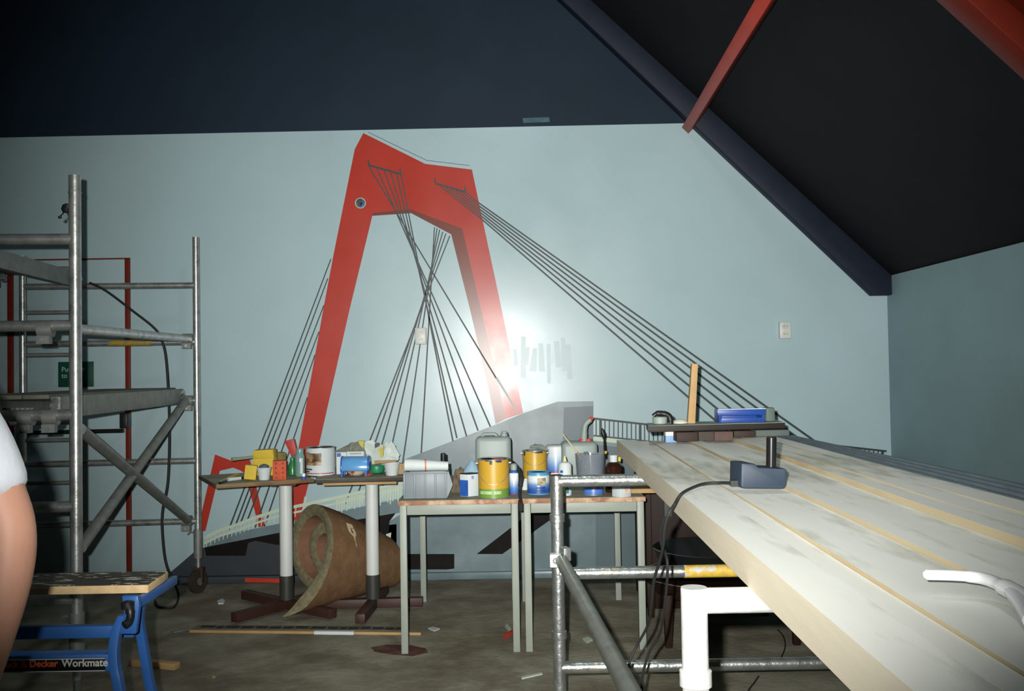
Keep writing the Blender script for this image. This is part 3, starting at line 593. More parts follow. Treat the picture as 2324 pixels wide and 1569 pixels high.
for xx in (xa+.006, xb-.016):
    for yy in (.0, .1): MB().hexa([Vector((xx-.003, Yd+yy, ZT)), Vector((xx+.004, Yd+yy, ZT)), Vector((xx+.004, Yd+yy+.012, ZT)), Vector((xx-.003, Yd+yy+.012, ZT))], [Vector((xx-.010, Yd+yy, zc-.02)), Vector((xx+.014, Yd+yy, zc-.02)), Vector((xx+.014, Yd+yy+.02, zc-.02)), Vector((xx-.010, Yd+yy+.02, zc-.02))]).build('foot', m_bpd, bd)
# red and white dish and the scraper beside it
dc = on(805, 1081)+Vector((0, .05, 0))
o = MB().lathe(dc, [(.030, 0), (.045, .006), (.062, .028), (.058, .028), (.040, .010), (.01, .006)], 26).build('small_dish', mat('red_dish', (176, 72, 56), .4, c2=(206, 196, 180), mix=(.48, .52), scale2=14)); tag(o, 'red and white dish under the blue dispenser', 'dish')
o = MB().hexa([on(826, 1082), on(836, 1082), on(858, 1072), on(852, 1070)], [v+Vector((0, 0, .02)) for v in (on(826, 1080), on(838, 1078), on(858, 1066), on(852, 1064))]).build('red_scraper', mat('red_scraper_plastic', (190, 96, 80), .5), bevel=.003); tag(o, 'red scraper propped beside the green bowl', 'scraper')
gc = on(852, 1078)+Vector((0, .06, 0))
o = MB().lathe(gc, [(.030, 0), (.044, .010), (.050, .035), (.046, .05), (.03, .056), (.005, .058)], 24).build('green_lid_tub', mat('green_plastic', (34, 122, 84), .4)); tag(o, 'low green tub behind the red scraper', 'tub')
o, c_, wd, h = cup('white_cup', 868, 906, 1053, 1081, on(887, 1081).y, .70, m_paper, 'white cup with a stirring stick at the right end of the pedestal table', 'cup', zb=ZT)
MB().tube([c_+Vector((-.10, 0, h+.004)), c_+Vector((.03, .0, h+.012))], [.011, .006], 8).build('stirring_stick', m_tan, o)
tb = on(908, 1078)+Vector((0, .05, 0)); o = MB().box(tb+Vector((0, 0, .032)), (.05, .05, .064), rz(20)).build('cork_block', mat('cork', (160, 138, 104), .9, var=.2, scale=40), bevel=.004); tag(o, 'cork block at the right edge of the pedestal table', 'block')
# crumpled printed bags
def crumple(name, label, pts, Y, dep, m, seed, sub=5):
    rnd = random.Random(seed); bm = bmesh.new(); P = [aty(x, y, Y) for x, y in pts]; n = len(P)
    cen = sum(P, Vector())/n; vs = [bm.verts.new(p) for p in P]; bk = [bm.verts.new(cen+(p-cen)*.8+Vector((0, dep, -.003))) for p in P]
    fc = bm.verts.new(cen+Vector((0, -dep*.4, 0))); bc_ = bm.verts.new(cen+Vector((0, dep*1.2, 0)))
    for i in range(n):
        j = (i+1) % n; bm.faces.new((fc, vs[i], vs[j])); bm.faces.new((vs[i], bk[i], bk[j], vs[j])); bm.faces.new((bc_, bk[j], bk[i]))
    bmesh.ops.recalc_face_normals(bm, faces=bm.faces)
    bmesh.ops.triangulate(bm, faces=bm.faces); bmesh.ops.subdivide_edges(bm, edges=bm.edges, cuts=2, use_grid_fill=True)
    for v in bm.verts: v.co += Vector((rnd.uniform(-1, 1), rnd.uniform(-1, 1), rnd.uniform(-1, 1)))*.0045
    me_v = [v.co.copy() for v in bm.verts]; bm.verts.index_update(); me_f = [tuple(v.index for v in f.verts) for f in bm.faces]; bm.free()
    o = MB().add(me_v, me_f).build(name, m, smooth=False); tag(o, label, 'bag'); return o
Yb = on(850, 1088).y+.42
m_bagw = mat('white_printed_bag', (192, 204, 200), .5, var=.06); m_bagg = mat('grey_printed_bag', (112, 116, 104), .6, var=.12)
bagA = crumple('crumpled_bag', 'grey crumpled bag with a yellow print, behind the white carton', [(752, 1026), (790, 1008), (815, 1000), (828, 1004), (828, 1040), (828, 1066), (790, 1066), (765, 1066)], Yb, .08, m_bagg, 3)
bagB = crumple('crumpled_bag', 'white crumpled bag with a yellow print, behind the white cup', [(826, 1004), (845, 1000), (856, 1012), (868, 1008), (890, 1001), (896, 1010), (908, 1034), (902, 1046), (890, 1070), (850, 1070), (832, 1040)], Yb+.02, .09, m_bagw, 5)
for (bag, p) in ((bagA, [(812, 1001), (826, 1001), (825, 1018), (818, 1012)]), (bagB, [(857, 1022), (871, 1012), (869, 1036), (865, 1040)])):
    MB().prism([aty(x, y, Yb-.045) for x, y in p], (0, .03, 0)).build('yellow_print', mat('yellow_print', (176, 164, 50), .5, var=.2, scale=60), bag)
MB().prism([aty(x, y, Yb-.036) for x, y in [(850, 1008), (858, 1005), (860, 1013), (851, 1018)]], (0, .03, 0)).build('dark_print', m_blackp, bagB)

# ================================================================== carpet roll under the pedestal tables
cp = thing('carpet_roll', 'thick brown carpet loosely rolled up between the pedestal table columns', 'carpet roll', atz(770, 1390, 0))
P0 = aty(730, 1275, 5.96); P1 = aty(872, 1312, 6.36)
ax = Vector((P1.x-P0.x, P1.y-P0.y, 0)); AL = ax.length; ax.normalize(); e1 = Vector((ax.y, -ax.x, 0)); ez_ = Vector((0, 0, 1))
NS, NT = 14, 120
def spiral(s, k, side):
    f = k/NT; turns = 2.1; th = math.radians(-70)+f*turns*2*math.pi
    R0 = .275*(1-.46*s**1.2); rr = R0*(1-.08*min(f/.36, 1)-.30*min(1, max(0, (f-.34)/.18))-.22*max(0, f-.5)/.5)
    if f < .10: rr *= 1+.10*((.10-f)/.10)**2
    tck = (.034 if f > .03 else .034*(f/.03+.15)/1.15)*(1-.35*s)
    rr += side*tck
    c_ = P0.lerp(P1, s); cz = R0+.038
    p = c_+e1*(rr*math.cos(th))+ez_*(rr*math.sin(th)); p.z += cz-c_.z
    p += ax*(-.37*max(0, 1-f/.26)**1.4+.10*max(0, f-.35))*(1-s)      # the outer wrap has slid out to the front
    p.z = max(p.z, .006 if side > 0 else .02)
    return p
for nm, m_, sd in (('outer_face', m_carpet, 1), ('inner_face', mat('pinkish_carpet_back', (128, 96, 76), 0.95, var=0.15, scale=18, spec=0.05, bump=0.3, bscale=90), -1)):
    vs = [spiral(i/(NS-1), k, sd) for i in range(NS) for k in range(NT+1)]; M_ = NT+1
    fs = [(i*M_+k, i*M_+k+1, (i+1)*M_+k+1, (i+1)*M_+k) for i in range(NS-1) for k in range(NT)]
    MB().add(vs, fs).build(nm, m_, cp)
rnd = random.Random(4)
for s_ in (0.0, 1.0):                                     # the thick cut edge
    vs = []
    for k in range(NT+1):
        a_, b_ = spiral(s_, k, 1), spiral(s_, k, -1); off = ax*(-.006 if s_ == 0 else .006)
        for q in (0, .33, .67, 1): vs.append(a_.lerp(b_, q)+(off*(.4+rnd.random()) if 0 < q < 1 else Vector()))
    fs = [(k*4+j, k*4+j+1, k*4+j+5, k*4+j+4) for k in range(NT) for j in range(3)]
    MB().add(vs, fs).build('cut_edge', m_felt, cp)
for k in (0, NT):
    vs = [spiral(i/(NS-1), k, sd) for i in range(NS) for sd in (1, -1)]; fs = [(2*i, 2*i+1, 2*i+3, 2*i+2) for i in range(NS-1)]
    MB().add(vs, fs).build('cut_edge', m_felt, cp)
q_ = [spiral(.26+a, 17+b, 1.06) for a, b in ((-.04, 2), (.04, 2), (.06, 0), (.05, -3), (.02, -1), (-.04, 0))]
MB().prism(q_, ax.cross(ez_)*-.001+Vector((0, -.002, 0))).build('torn_spot', mat('torn_pale_spot', (196, 178, 146), .9), cp)

# ================================================================== two school tables
def desk(label, x0, x1, y0, y1, h=.75):
    t = thing('work_table', label, 'table', ((x0+x1)/2, (y0+y1)/2, 0), 'grey-framed work tables')
    MB().box(((x0+x1)/2, (y0+y1)/2, h-.011), (x1-x0, y1-y0, .022)).build('table_top', m_deske, t, bevel=.002)
    MB().box(((x0+x1)/2, (y0+y1)/2, h+.0008), (x1-x0-.006, y1-y0-.006, .0016)).build('top_face', m_top, t)
    for x in (x0+.024, x1-.024):
        for y in (y0+.035, y1-.04): MB().box((x, y, (h-.022)/2), (.034, .034, h-.022)).build('leg', m_desk, t, bevel=.003)
        MB().box((x, (y0+y1)/2, h-.047), (.028, y1-y0-.11, .05)).build('side_rail', m_desk, t, bevel=.002)
    for y in (y0+.035, y1-.04): MB().box(((x0+x1)/2, y, h-.047), (x1-x0-.085, .028, .05)).build('end_rail', m_desk, t, bevel=.002)
    return t
desk('left work table with grey legs under the yellow and green paint tin', -.545, .052, 4.90, 6.08)
desk('right work table with grey legs, nearer the planks', .066, .672, 4.90, 6.04)
ZD = .7516
def od(x, y): return atz(x, y, ZD)
# ribbed storage crate
Yk = od(968, 1132).y
kr = thing('ribbed_crate', 'light grey ribbed plastic crate at the left end of the work table', 'crate', od(968, 1132)+Vector((0, .12, 0)))
m_crate = mat('grey_crate_plastic', (116, 125, 132), .45, var=.03)
xa, xb = aty(916, 1110, Yk).x, aty(1014, 1110, Yk).x; kh = 60*px2m(Yk); kd = .26
def frus(x0, x1, y0, y1, z0, z1, g): return ([Vector((x0+g, y0+g, z0)), Vector((x1-g, y0+g, z0)), Vector((x1-g, y1-g, z0)), Vector((x0+g, y1-g, z0))], [Vector((x0, y0, z1)), Vector((x1, y0, z1)), Vector((x1, y1, z1)), Vector((x0, y1, z1))])
for nm, a_ in (('front_wall', (xa, xb, Yk, Yk+.008)), ('back_wall', (xa, xb, Yk+kd-.008, Yk+kd)), ('side_wall', (xa, xa+.008, Yk+.008, Yk+kd-.008)), ('side_wall', (xb-.008, xb, Yk+.008, Yk+kd-.008))):
    MB().hexa(*frus(*a_, ZD, ZD+kh, .0)).build(nm, m_crate, kr, bevel=.002)
MB().box(((xa+xb)/2, Yk+kd/2, ZD+.004), (xb-xa-.02, kd-.02, .008)).build('base', m_crate, kr)
for k in range(5):
    x = xa+.004+(xb-xa-.008)*k/4
    MB().box((x, Yk-.004, ZD+kh/2), (.010, .01, kh*.98)).build('rib', m_crate, kr, bevel=.002)
MB().box(((xa+xb)/2, Yk-.004, ZD+kh-.004), (xb-xa+.012, .014, .010)).build('rim', m_crate, kr, bevel=.002)
MB().prism([(xb, Yk+.004, ZD), (xb+.010, Yk+.004, ZD+.02), (xb+.030, Yk+.004, ZD+kh*.5), (xb+.010, Yk+.004, ZD+kh), (xb, Yk+.004, ZD+kh)], (0, .012, 0)).build('side_lip', m_crate, kr)
# roll of white paper on the crate
p0, p1 = aty(925, 1060, Yk+.06), aty(1016, 1071, Yk+.06)
rp_ = thing('paper_roll', 'white paper roll with an orange band lying on the grey crate', 'paper roll', ((p0.x+p1.x)/2, Yk+.06, ZD+kh))
zc_ = ZD+kh+.026
MB().tube([Vector((p0.x-.012, Yk+.05, zc_+.006)), Vector((p0.x+.05, Yk+.05, zc_+.004)), Vector((p1.x-.04, Yk+.06, zc_-.002)), Vector((p1.x+.004, Yk+.06, zc_-.004))], [.031, .030, .024, .022], 20).build('roll', m_paper, rp_)
x_ = aty(963, 1060, Yk).x; MB().tube([Vector((x_-.003, Yk+.052, zc_+.003)), Vector((x_+.004, Yk+.053, zc_+.003))], [.0305, .030], 20).build('rubber_band', mat('orange_band', (196, 112, 60), .5), rp_)
# black-capped bottle, rag, carton, funnel
bc_ = od(1007, 1108); bz = aty(1007, 1028, bc_.y).z-ZD
o = MB().lathe(bc_, [(.026, 0), (.028, .004), (.028, bz-.095), (.014, bz-.07), (.013, bz-.062)], 20).build('black_cap_bottle', m_paper); tag(o, 'slim white bottle with a tall black cap behind the crate', 'bottle')
MB().lathe(bc_+Vector((0, 0, bz-.064)), [(.0150, 0), (.0155, .002), (.0145, .060), (.003, .064)], 18).build('cap', m_blackp, o)
o = crumple('brown_rag', 'crumpled brown rag between the crate and the blue carton', [(1024, 1120), (1026, 1090), (1034, 1066), (1046, 1058), (1052, 1072), (1046, 1098), (1044, 1120)], od(1035, 1120).y+.05, .06, mat('brown_rag_cloth', (100, 88, 70), .95, var=.3, scale=30), 9); o['category'] = 'rag'
Yx = od(1063, 1128).y
cx_ = od(1063, 1129); ct = thing('blue_white_carton', 'square tin with one blue and one white side and a black lid', 'tin', cx_+Vector((0, .04, 0)))
hh = 50*px2m(Yx); vl = aty(1044, 1125, Yx+.03); vr = aty(1087, 1124, Yx+.035); vc = Vector((cx_.x, Yx, 0)); vl.z = vr.z = 0; vb = vl+vr-vc
cb = lambda z: [Vector((q.x, q.y, ZD+z)) for q in (vc, vr, vb, vl)]
MB().hexa(cb(0), cb(hh)).build('body', m_paper, ct, bevel=.002)
MB().hexa(cb(hh), cb(hh+.006)).build('lid', m_blackp, ct, bevel=.001)
n_ = (vl-vc).cross(Vector((0, 0, 1))).normalized()*-.001; n_ = n_ if n_.y < 0 else -n_
MB().prism([vc+(vl-vc)*.03+Vector((0, 0, ZD+.002)), vl+Vector((0, 0, ZD+.002)), vl+Vector((0, 0, ZD+hh*.74)), vc+(vl-vc)*.03+Vector((0, 0, ZD+hh*.74))], n_).build('blue_panel', mat('tin_blue', (40, 84, 160), .4, var=.15, scale=25), ct)
q_ = vc.lerp(vr, .38)+Vector((0, -.001, ZD+hh*.86)); MB().box(q_, (.016, .003, .016)).build('blue_square', m_blue, ct)
fn = od(1072, 1112); fz = aty(1078, 1044, fn.y).z-ZD
o = MB().lathe(fn, [(.055, 0), (.056, fz-.07), (.03, fz-.03), (.010, fz-.004), (.004, fz)], 24).build('blue_funnel_bottle', mat('pale_blue_plastic', (146, 176, 196), .4)); tag(o, 'pale blue bottle with a sloping shoulder behind the blue and white tin', 'bottle')
# yellow and green paint tin
m_yg = ramp_mat('yellow_over_green', [(0, (106, 142, 60)), (.245, (106, 142, 60)), (.27, (192, 152, 50)), (1, (192, 152, 50))], .38)
Yy = od(1121, 1134).y
t, c, r, h = tin('paint_tin', 1084, 1158, 1044, 1134, Yy, m_yg, ZD, 'yellow and green paint tin with a wire handle at the front of the work table')
handle(t, c, r, h*.88, h*.52)
m_drip = mat('dark_blue_paint', (52, 62, 78), .35)
for (a_, z_, w_) in ((262, .10, 5), (292, .05, 10), (284, .03, 6), (248, .02, 8)): MB().patch(c, r*.968, a_-w_, a_+w_, h*(.97-z_), h*.985, .0012).build('paint_drip', m_drip, t)
for (a_, w_) in ((222, 9), (250, 16), (285, 14)): MB().patch(c, r*.966, a_-w_, a_+w_, h*.12, h*.20, .0012).build('green_print', mat('pale_green_print', (164, 190, 140), .5, var=.2, scale=60), t)
MB().box(c+Vector((.02, 0, h-.002)), (.05, .05, .002), rz(20)).build('red_spill', mat('red_spill', (176, 60, 56), .4), t)
# milky jerrycan behind it
def jerry(name, label, x0, x1, y0, ybase, dep, cap_m=None):
    b_ = od((x0+x1)/2, ybase); Y = b_.y; wd = (x1-x0)*px2m(Y); h = aty((x0+x1)/2, y0, Y).z-ZD
    t = thing(name, label, 'jerrycan', tuple(b_+Vector((0, dep/2, 0))))
    MB().box((b_.x, Y+dep/2, ZD+h/2), (wd, dep, h)).build('body', m_hdpe, t, bevel=.028, seg=4)
    return t, b_, Y, wd, h
t, b_, Y, wd, h = jerry('jerrycan', 'milky plastic jerrycan behind the yellow and green tin', 1080, 1161, 992, 1100, .14)
MB().lathe((b_.x+.062, Y+.06, ZD+h-.004), [(.02, 0), (.02, .018), (.016, .02), (.016, .03), (.003, .031)], 18).build('cap', m_hdpe, t)
MB().tube([(b_.x-.07, Y+.07, ZD+h-.01), (b_.x-.05, Y+.07, ZD+h+.012), (b_.x+.01, Y+.07, ZD+h+.012), (b_.x+.03, Y+.07, ZD+h-.012)], .010, 10).build('grip', m_hdpe, t)
# spray can, strap, second yellow tin and the rest
m_wb = ramp_mat('white_to_blue', [(0, (170, 50, 70)), (.05, (52, 96, 168)), (.3, (84, 128, 190)), (.72, (206, 216, 222)), (1, (222, 226, 226))], .35)
Yq = od(1167, 1123).y
c = od(1167, 1123)+Vector((0, .024, 0)); hq = 46*px2m(Yq); o = thing('spray_can', 'slim white and blue spray can right of the yellow and green tin', 'spray can', tuple(c))
MB().lathe(c, [(.023, 0), (.024, .003), (.024, hq), (.022, hq+.004)], 22).build('body', m_wb, o); MB().lathe(c+Vector((0, 0, hq+.004)), [(.022, 0), (.020, .008), (.012, .014)], 20).build('shoulder', m_blue, o)
MB().lathe(c+Vector((0, 0, hq+.016)), [(.012, 0), (.017, .004), (.017, .030), (.010, .036)], 16).build('cap', m_hdpe, o)
pts = [aty(1160, 1045, Yq+.10), aty(1172, 1058, Yq+.06), aty(1183, 1082, Yq+.02), aty(1181, 1100, Yq), aty(1180, 1118, Yq-.02), aty(1181, 1138, 4.90), aty(1183, 1160, 4.88)]
o = MB().tube(smooth_path(pts), [.006]*7+[.010]*6+[.013]*7+[.009]*10+[.012]*7, 8).build('black_strap', m_rubber); tag(o, 'black strap hanging down in the gap between the work tables', 'strap')
m_y2 = mat('yellow_tin_paint', (192, 154, 50), .38, var=.05)
Yz = od(1214, 1098).y
t, c, r, h = tin('paint_tin', 1186, 1243, 1024, 1098, Yz, m_y2, ZD, 'plain yellow paint tin with blue drips behind the blue paint tin')
handle(t, c, r, h*.90, h*.35)
for (a_, z_, w_) in ((212, .12, 6), (262, .02, 8), (288, .05, 22)): MB().patch(c, r*.968, a_-w_, a_+w_, h*(.97-z_), h*.99, .0012).build('paint_drip', m_drip, t)
o = crumple('grey_rag', 'grey rag lying on the lid of the plain yellow tin', [(1200, 1024), (1203, 1014), (1215, 1008), (1232, 1011), (1243, 1018), (1243, 1025)], Yz+.05, .05, mat('grey_rag_cloth', (120, 128, 124), .95, var=.2, scale=30), 12); o['category'] = 'rag'
o, *_ = cup('small_white_cup', 1181, 1201, 1084, 1108, od(1191, 1113).y, .8, m_paper, 'small white cup just left of the blue paint tin', 'cup', zb=ZD)
m_bl = ramp_mat('blue_tin_print', [(0, (36, 70, 140)), (.25, (44, 84, 158)), (.45, (96, 136, 186)), (.62, (196, 208, 214)), (.84, (206, 214, 216)), (.9, (84, 140, 176)), (1, (84, 140, 176))], .35)
Yp = od(1222, 1124).y
t, c, r, h = tin('paint_tin', 1196, 1249, 1073, 1124, Yp, m_bl, ZD, 'blue and white paint tin with a small picture, in front of the plain yellow tin', lid=mat('blue_lid', (84, 140, 176), .4))
MB().patch(c, r*.966, 262, 308, h*.42, h*.74, .0012).build('picture_label', mat('picture_print', (170, 156, 124), .5, var=.5, scale=40, c2=(84, 76, 64), scale2=36), t)
for z_ in (.27, .15): MB().patch(c, r*.966, 255, 305, h*z_, h*(z_+.07), .0012).build('print_line', mat('navy_print', (34, 56, 112), .4), t)
m_wb2 = ramp_mat('white_to_blue_tall', [(0, (206, 210, 212)), (.14, (206, 210, 212)), (.16, (176, 60, 84)), (.2, (70, 106, 180)), (.38, (110, 150, 206)), (.7, (200, 214, 224)), (1, (222, 226, 228))], .35)
Yv = od(1262, 1083).y-.04
t, c, r, h = tin('paint_tin', 1240, 1284, 1013, 1084, Yv, m_wb2, ZD, 'white tin shading to blue, standing behind the scaffold post', rim=False)
MB().lathe(c+Vector((0, 0, h)), [(r*.98, -.004), (r, 0), (r*.9, .004), (r*.3, .004)], 30).build('lid', m_paper, t)
Yw = od(1284, 1126).y; c = od(1284, 1126)+Vector((0, .03, 0)); hw = 74*px2m(Yw)
o = thing('squeeze_bottle', 'white squeeze bottle with a cream nozzle and a rainbow label', 'bottle', tuple(c))
MB().lathe(c, [(.030, 0), (.033, .004), (.033, hw*.93), (.026, hw), (.010, hw+.006)], 26).build('body', m_paper, o)
MB().lathe(c+Vector((0, 0, hw+.004)), [(.010, 0), (.009, .010), (.003, .030)], 14).build('nozzle', mat('cream_nozzle', (206, 196, 140), .5), o)
for k, col in enumerate(((212, 186, 60), (60, 130, 80), (40, 110, 170))):
    MB().patch(c, .033, 255+k*14, 269+k*14, .012, hw*.42-.008*k, .0012).build('rainbow_stripe', mat('rainbow_%d' % k, col, .4), o)
MB().patch(c, .033, 222, 250, hw*.70, hw*.78, .0012).build('blue_print', m_blue, o)
# big canister with red caps and spout
t, b_, Y, wd, h = jerry('canister', 'big milky canister with red cap rings and a bent pouring spout', 1276, 1358, 1004, 1086, .18)
sx_ = aty(1328, 1004, Y+.08); z0_ = ZD+h
for dx in (-.016, .020): MB().lathe((sx_.x+dx, Y+.08, z0_-.004), [(.019, 0), (.020, .016), (.016, .018)], 18).build('red_cap', mat('red_plastic', (200, 66, 58), .4), t)
MB().tube(smooth_path([aty(1325, 1003, Y+.08), aty(1326, 980, Y+.08), aty(1329, 964, Y+.08), aty(1340, 953, Y+.08)]), [.020]*6+[.017]*6+[.016]*7, 14).build('spout', m_hdpe, t)
MB().tube([aty(1339, 954, Y+.08), aty(1345, 948, Y+.08)], [.015, .010], 12).build('spout_tip', MATS['red_plastic'], t)
# clear tub of brushes
tc_ = od(1341, 1093)+Vector((0, .03, 0)); rt = 34*px2m(tc_.y); ht = aty(1341, 1030, tc_.y).z-ZD
o = MB().lathe(tc_, [(rt*.86, 0), (rt*.88, .003), (rt, ht), (rt*.97, ht), (rt*.85, .006)], 28).build('clear_tub', mat('clear_tub_plastic', (150, 160, 170), .2, var=.1, alpha=.42)); tag(o, 'clear plastic tub of brushes in front of the canister', 'tub')
for k in range(7):
    a_ = k*.9; p = tc_+Vector((math.cos(a_)*rt*.6, math.sin(a_)*rt*.5, .01))
    MB().tube([p, p+Vector((math.cos(a_*2)*.01, 0, ht*.8+.014*(k % 3)))], [.010, .012], 8).build('brush_stub', mat(('navy_stub', 'mauve_stub', 'grey_stub')[k % 3], ((60, 74, 120), (130, 112, 140), (110, 120, 124))[k % 3], .6), o)
b1 = thing('long_brush', 'thin pale stick standing in the brush tub, leaning left', 'stick', tc_+Vector((-.02, 0, .03)))
MB().tube([tc_+Vector((-.01, -.01, .05)), aty(1311, 1030, tc_.y), aty(1277, 985, tc_.y)], [.005, .005, .0035], 8).build('shaft', mat('pale_stick', (196, 186, 150), .6), b1)
MB().tube([aty(1318, 1038, tc_.y), aty(1309, 1027, tc_.y)], .0062, 8).build('ferrule', m_tan, b1)
b2 = thing('round_brush', 'dark round brush standing in the brush tub, bristles up', 'brush', tc_+Vector((.06, 0, .03)))
MB().tube([aty(1374, 1040, tc_.y), aty(1372, 1015, tc_.y), aty(1371, 995, tc_.y)], [.006, .0065, .004], 8).build('handle', m_dwood, b2)
MB().tube([aty(1371, 997, tc_.y), aty(1369, 985, tc_.y), aty(1366, 972, tc_.y)], [.006, .014, .004], 12).build('bristles', m_blackp, b2)
MB().tube([aty(1375, 1030, tc_.y), aty(1374, 1024, tc_.y)], .0085, 10).build('yellow_ring', MATS['yellow_handle'], b2)
# brown bottle, low blue tin, white box, timber
cj = od(1396, 1120)+Vector((0, .05, 0)); hj = aty(1396, 1048, cj.y).z-ZD
o = thing('brown_bottle', 'dark brown bottle with a white cap beside the planks', 'bottle', tuple(cj))
MB().lathe(cj, [(.042, 0), (.045, .005), (.045, hj*.85), (.03, hj*.97), (.018, hj)], 26).build('body', mat('brown_glass', (46, 26, 18), .12), o)
MB().lathe(cj+Vector((0, 0, hj-.004)), [(.020, 0), (.021, .036), (.018, .038)], 20).build('cap', m_paper, o)
MB().box(cj+Vector((.030, 0, hj+.012)), (.012, .012, .022)).build('yellow_tag', m_yellow, o)
Yo = od(1347, 1126).y
t, c, r, h = tin('paint_tin', 1323, 1371, 1084, 1126, Yo, ramp_mat('blue_low_tin', [(0, (170, 60, 90)), (.07, (64, 104, 180)), (.6, (90, 126, 190)), (1, (120, 150, 200))], .35), ZD, 'low blue paint tin under the scaffold crossbar')
MB().patch(c, r*.966, 258, 276, h*.35, h*.62, .0012).build('pink_print', mat('pink_print', (196, 130, 150), .5), t)
MB().patch(c, r*.966, 288, 298, h*.35, h*.55, .0012).build('red_print', mat('red_print', (150, 50, 80), .5), t)
Yi = od(1413, 1129).y; wv = od(1413, 1130)
o = MB().box(wv+Vector((.0, .042, .033)), (.066, .066, .066), rz(38)).build('white_box', m_paper, bevel=.002); tag(o, 'small white cardboard box at the front corner of the right work table', 'box')
MB().box(wv+Vector((.024, .0155, .035)), (.032, .002, .03), rz(38)).build('faded_print', mat('faded_pink', (214, 190, 180), .6, var=.15, scale=50), o)
o = MB().box((.80, 5.06, ZD+.023), (.42, .07, .045), rz(-4)).build('timber_offcut', m_tan, bevel=.002); tag(o, 'tan timber offcut lying across the table corner under the planks', 'timber')
# ================================================================== trestle of scaffold frames and the planks on it
def frame(label, x0, x1, Y, zs, r, m, collars, cat='scaffold trestle'):
    t = thing('scaffold_trestle', label, cat, ((x0+x1)/2, Y, 0))
    for x in (x0, x1):
        p_ = MB().cyl((x, Y, .0), (x, Y, zs[0]+r*.9), r, n=28).build('post', m, t)
        for z in collars: MB().lathe((x, Y, z), [(r, 0), (r+.005, .003), (r+.005, .030), (r, .033)], 28).build('collar', m, p_)
        MB().lathe((x, Y, zs[0]+r*.9), [(r*.98, 0), (r*.98, .003), (r*.5, .003)], 28).build('end_cap', m_rubber if Y > 3 else m, p_)
    for z in zs: MB().cyl((x0, Y, z), (x1, Y, z), r*.97, n=24).build('crossbar', m, t)
    return t
PB = .978
XF, YF = aty(1265, 1200, 3.8).x, 3.8
ff = frame('far scaffold frame of the trestle, crusted with plaster, right of the work tables', XF, 1.42, YF, (PB-.0225, .606, .252), .0240, m_crust, (.36, .80, .05))
XN, YN = aty(1577, 1450, 1.811).x, 1.811
nf = frame('near scaffold frame of the trestle, coloured white as if washed out by the flash', XN, 1.45, YN, (PB-.0233, .30), .0240, mat('flash_white_tube', (206, 208, 204), .38, metal=.15, var=.08, scale=16, c2=(176, 180, 180), bump=.15), (.80, .36))  # flash washout put into the near-white tube colour
MB().cyl((aty(1552, 1298, YF).x, YF, .606), (aty(1552, 1298, YF).x+.26, YF, .606), .0242, n=24).build('yellow_tape', mat('worn_yellow_tape', (190, 158, 60), .5, var=.25, scale=30, c2=(176, 178, 172), mix=(.55, .6), scale2=24), ff)
tie = thing('tie_tube', 'grey tie tube running from the far frame towards the camera', 'scaffold tube', ((XF+XN)/2, 2.8, .64))
MB().cyl((XF+.010, YF-.055, .668), (XN-.052, YN+.01, .66), .0242, n=24).build('tube', mat('worn_grey_tube', (132, 138, 130), .4, metal=.65, var=.2, scale=18), tie)
MB().box((XF-.012, YF-.055, .668), (.045, .05, .05)).build('clamp', m_white, tie, bevel=.006); MB().tube([(XF-.012+.012*math.cos(k*.6)*(1-k*.05), YF-.083, .668+.012*math.sin(k*.6)*(1-k*.05)) for k in range(12)], .003, 6).build('clamp_screw', m_dull, tie)
MB().box((XF+.025, YF-.05, .69), (.03, .05, .05), rz(20)).build('clamp', m_galv, tie, bevel=.005)
# planks: (u far left, u far right, u near left, u near right, top height far, near, far end)
PL = [(.373, .463, .378, .464, 1.044, 1.044, 4.74, 'outermost plank on the left edge of the trestle'),
      (.4690, .518, .4690, .513, 1.040, 1.040, 4.66, 'narrow plank second from the left edge, beside the dark crack'),
      (.519, .668, .514, .660, 1.046, 1.046, 4.60, 'wide plank under the charger cable plug, third from the left edge'),
      (.669, .722, .661, .712, 1.056, 1.056, 4.62, 'narrow raised plank running under the charger'),
      (.724, .868, .713, .838, 1.049, 1.049, 4.58, 'wide plank with grey footmarks, under the white bent pipe'),
      (.869, .914, .839, .906, 1.063, 1.068, 4.64, 'raised plank with a knotted honey-coloured side'),
      (.915, .984, .907, .996, 1.066, 1.069, 4.55, 'plank second from the aluminium boards'),
      (.985, 1.055, .997, 1.090, 1.067, 1.070, 4.50, 'plank next to the aluminium boards')]
KX = .0305
YN0 = .35
for (a0, a1, b0, b1_, zf, zn, ye, lb) in PL:
    def P(u, y, z): return Vector((u+KX*y, y, z))
    ns = 26; vs = []; rnd = random.Random(int(a0*1000))
    for i in range(ns):
        f = i/(ns-1); y = YN0+(ye-YN0)*f; w1 = .0012*math.sin(y*3+a0*40)
        l_, r_ = b0+(a0-b0)*f, b1_+(a1-b1_)*f; zt_ = zn+(zf-zn)*f+w1
        vs += [P(l_, y, PB), P(r_, y, PB), P(r_, y, zt_), P(l_, y, zt_)]
    fs = [(0, 1, 2, 3), tuple((ns-1)*4+k for k in (3, 2, 1, 0))]
    for i in range(ns-1):
        for k in range(4): fs.append((i*4+k, i*4+(k+1) % 4, i*4+4+(k+1) % 4, i*4+4+k))
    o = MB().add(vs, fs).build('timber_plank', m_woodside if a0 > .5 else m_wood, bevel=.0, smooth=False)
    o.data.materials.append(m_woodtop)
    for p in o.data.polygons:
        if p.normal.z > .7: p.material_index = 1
    tag(o, lb, 'plank', 'planks on the trestle')
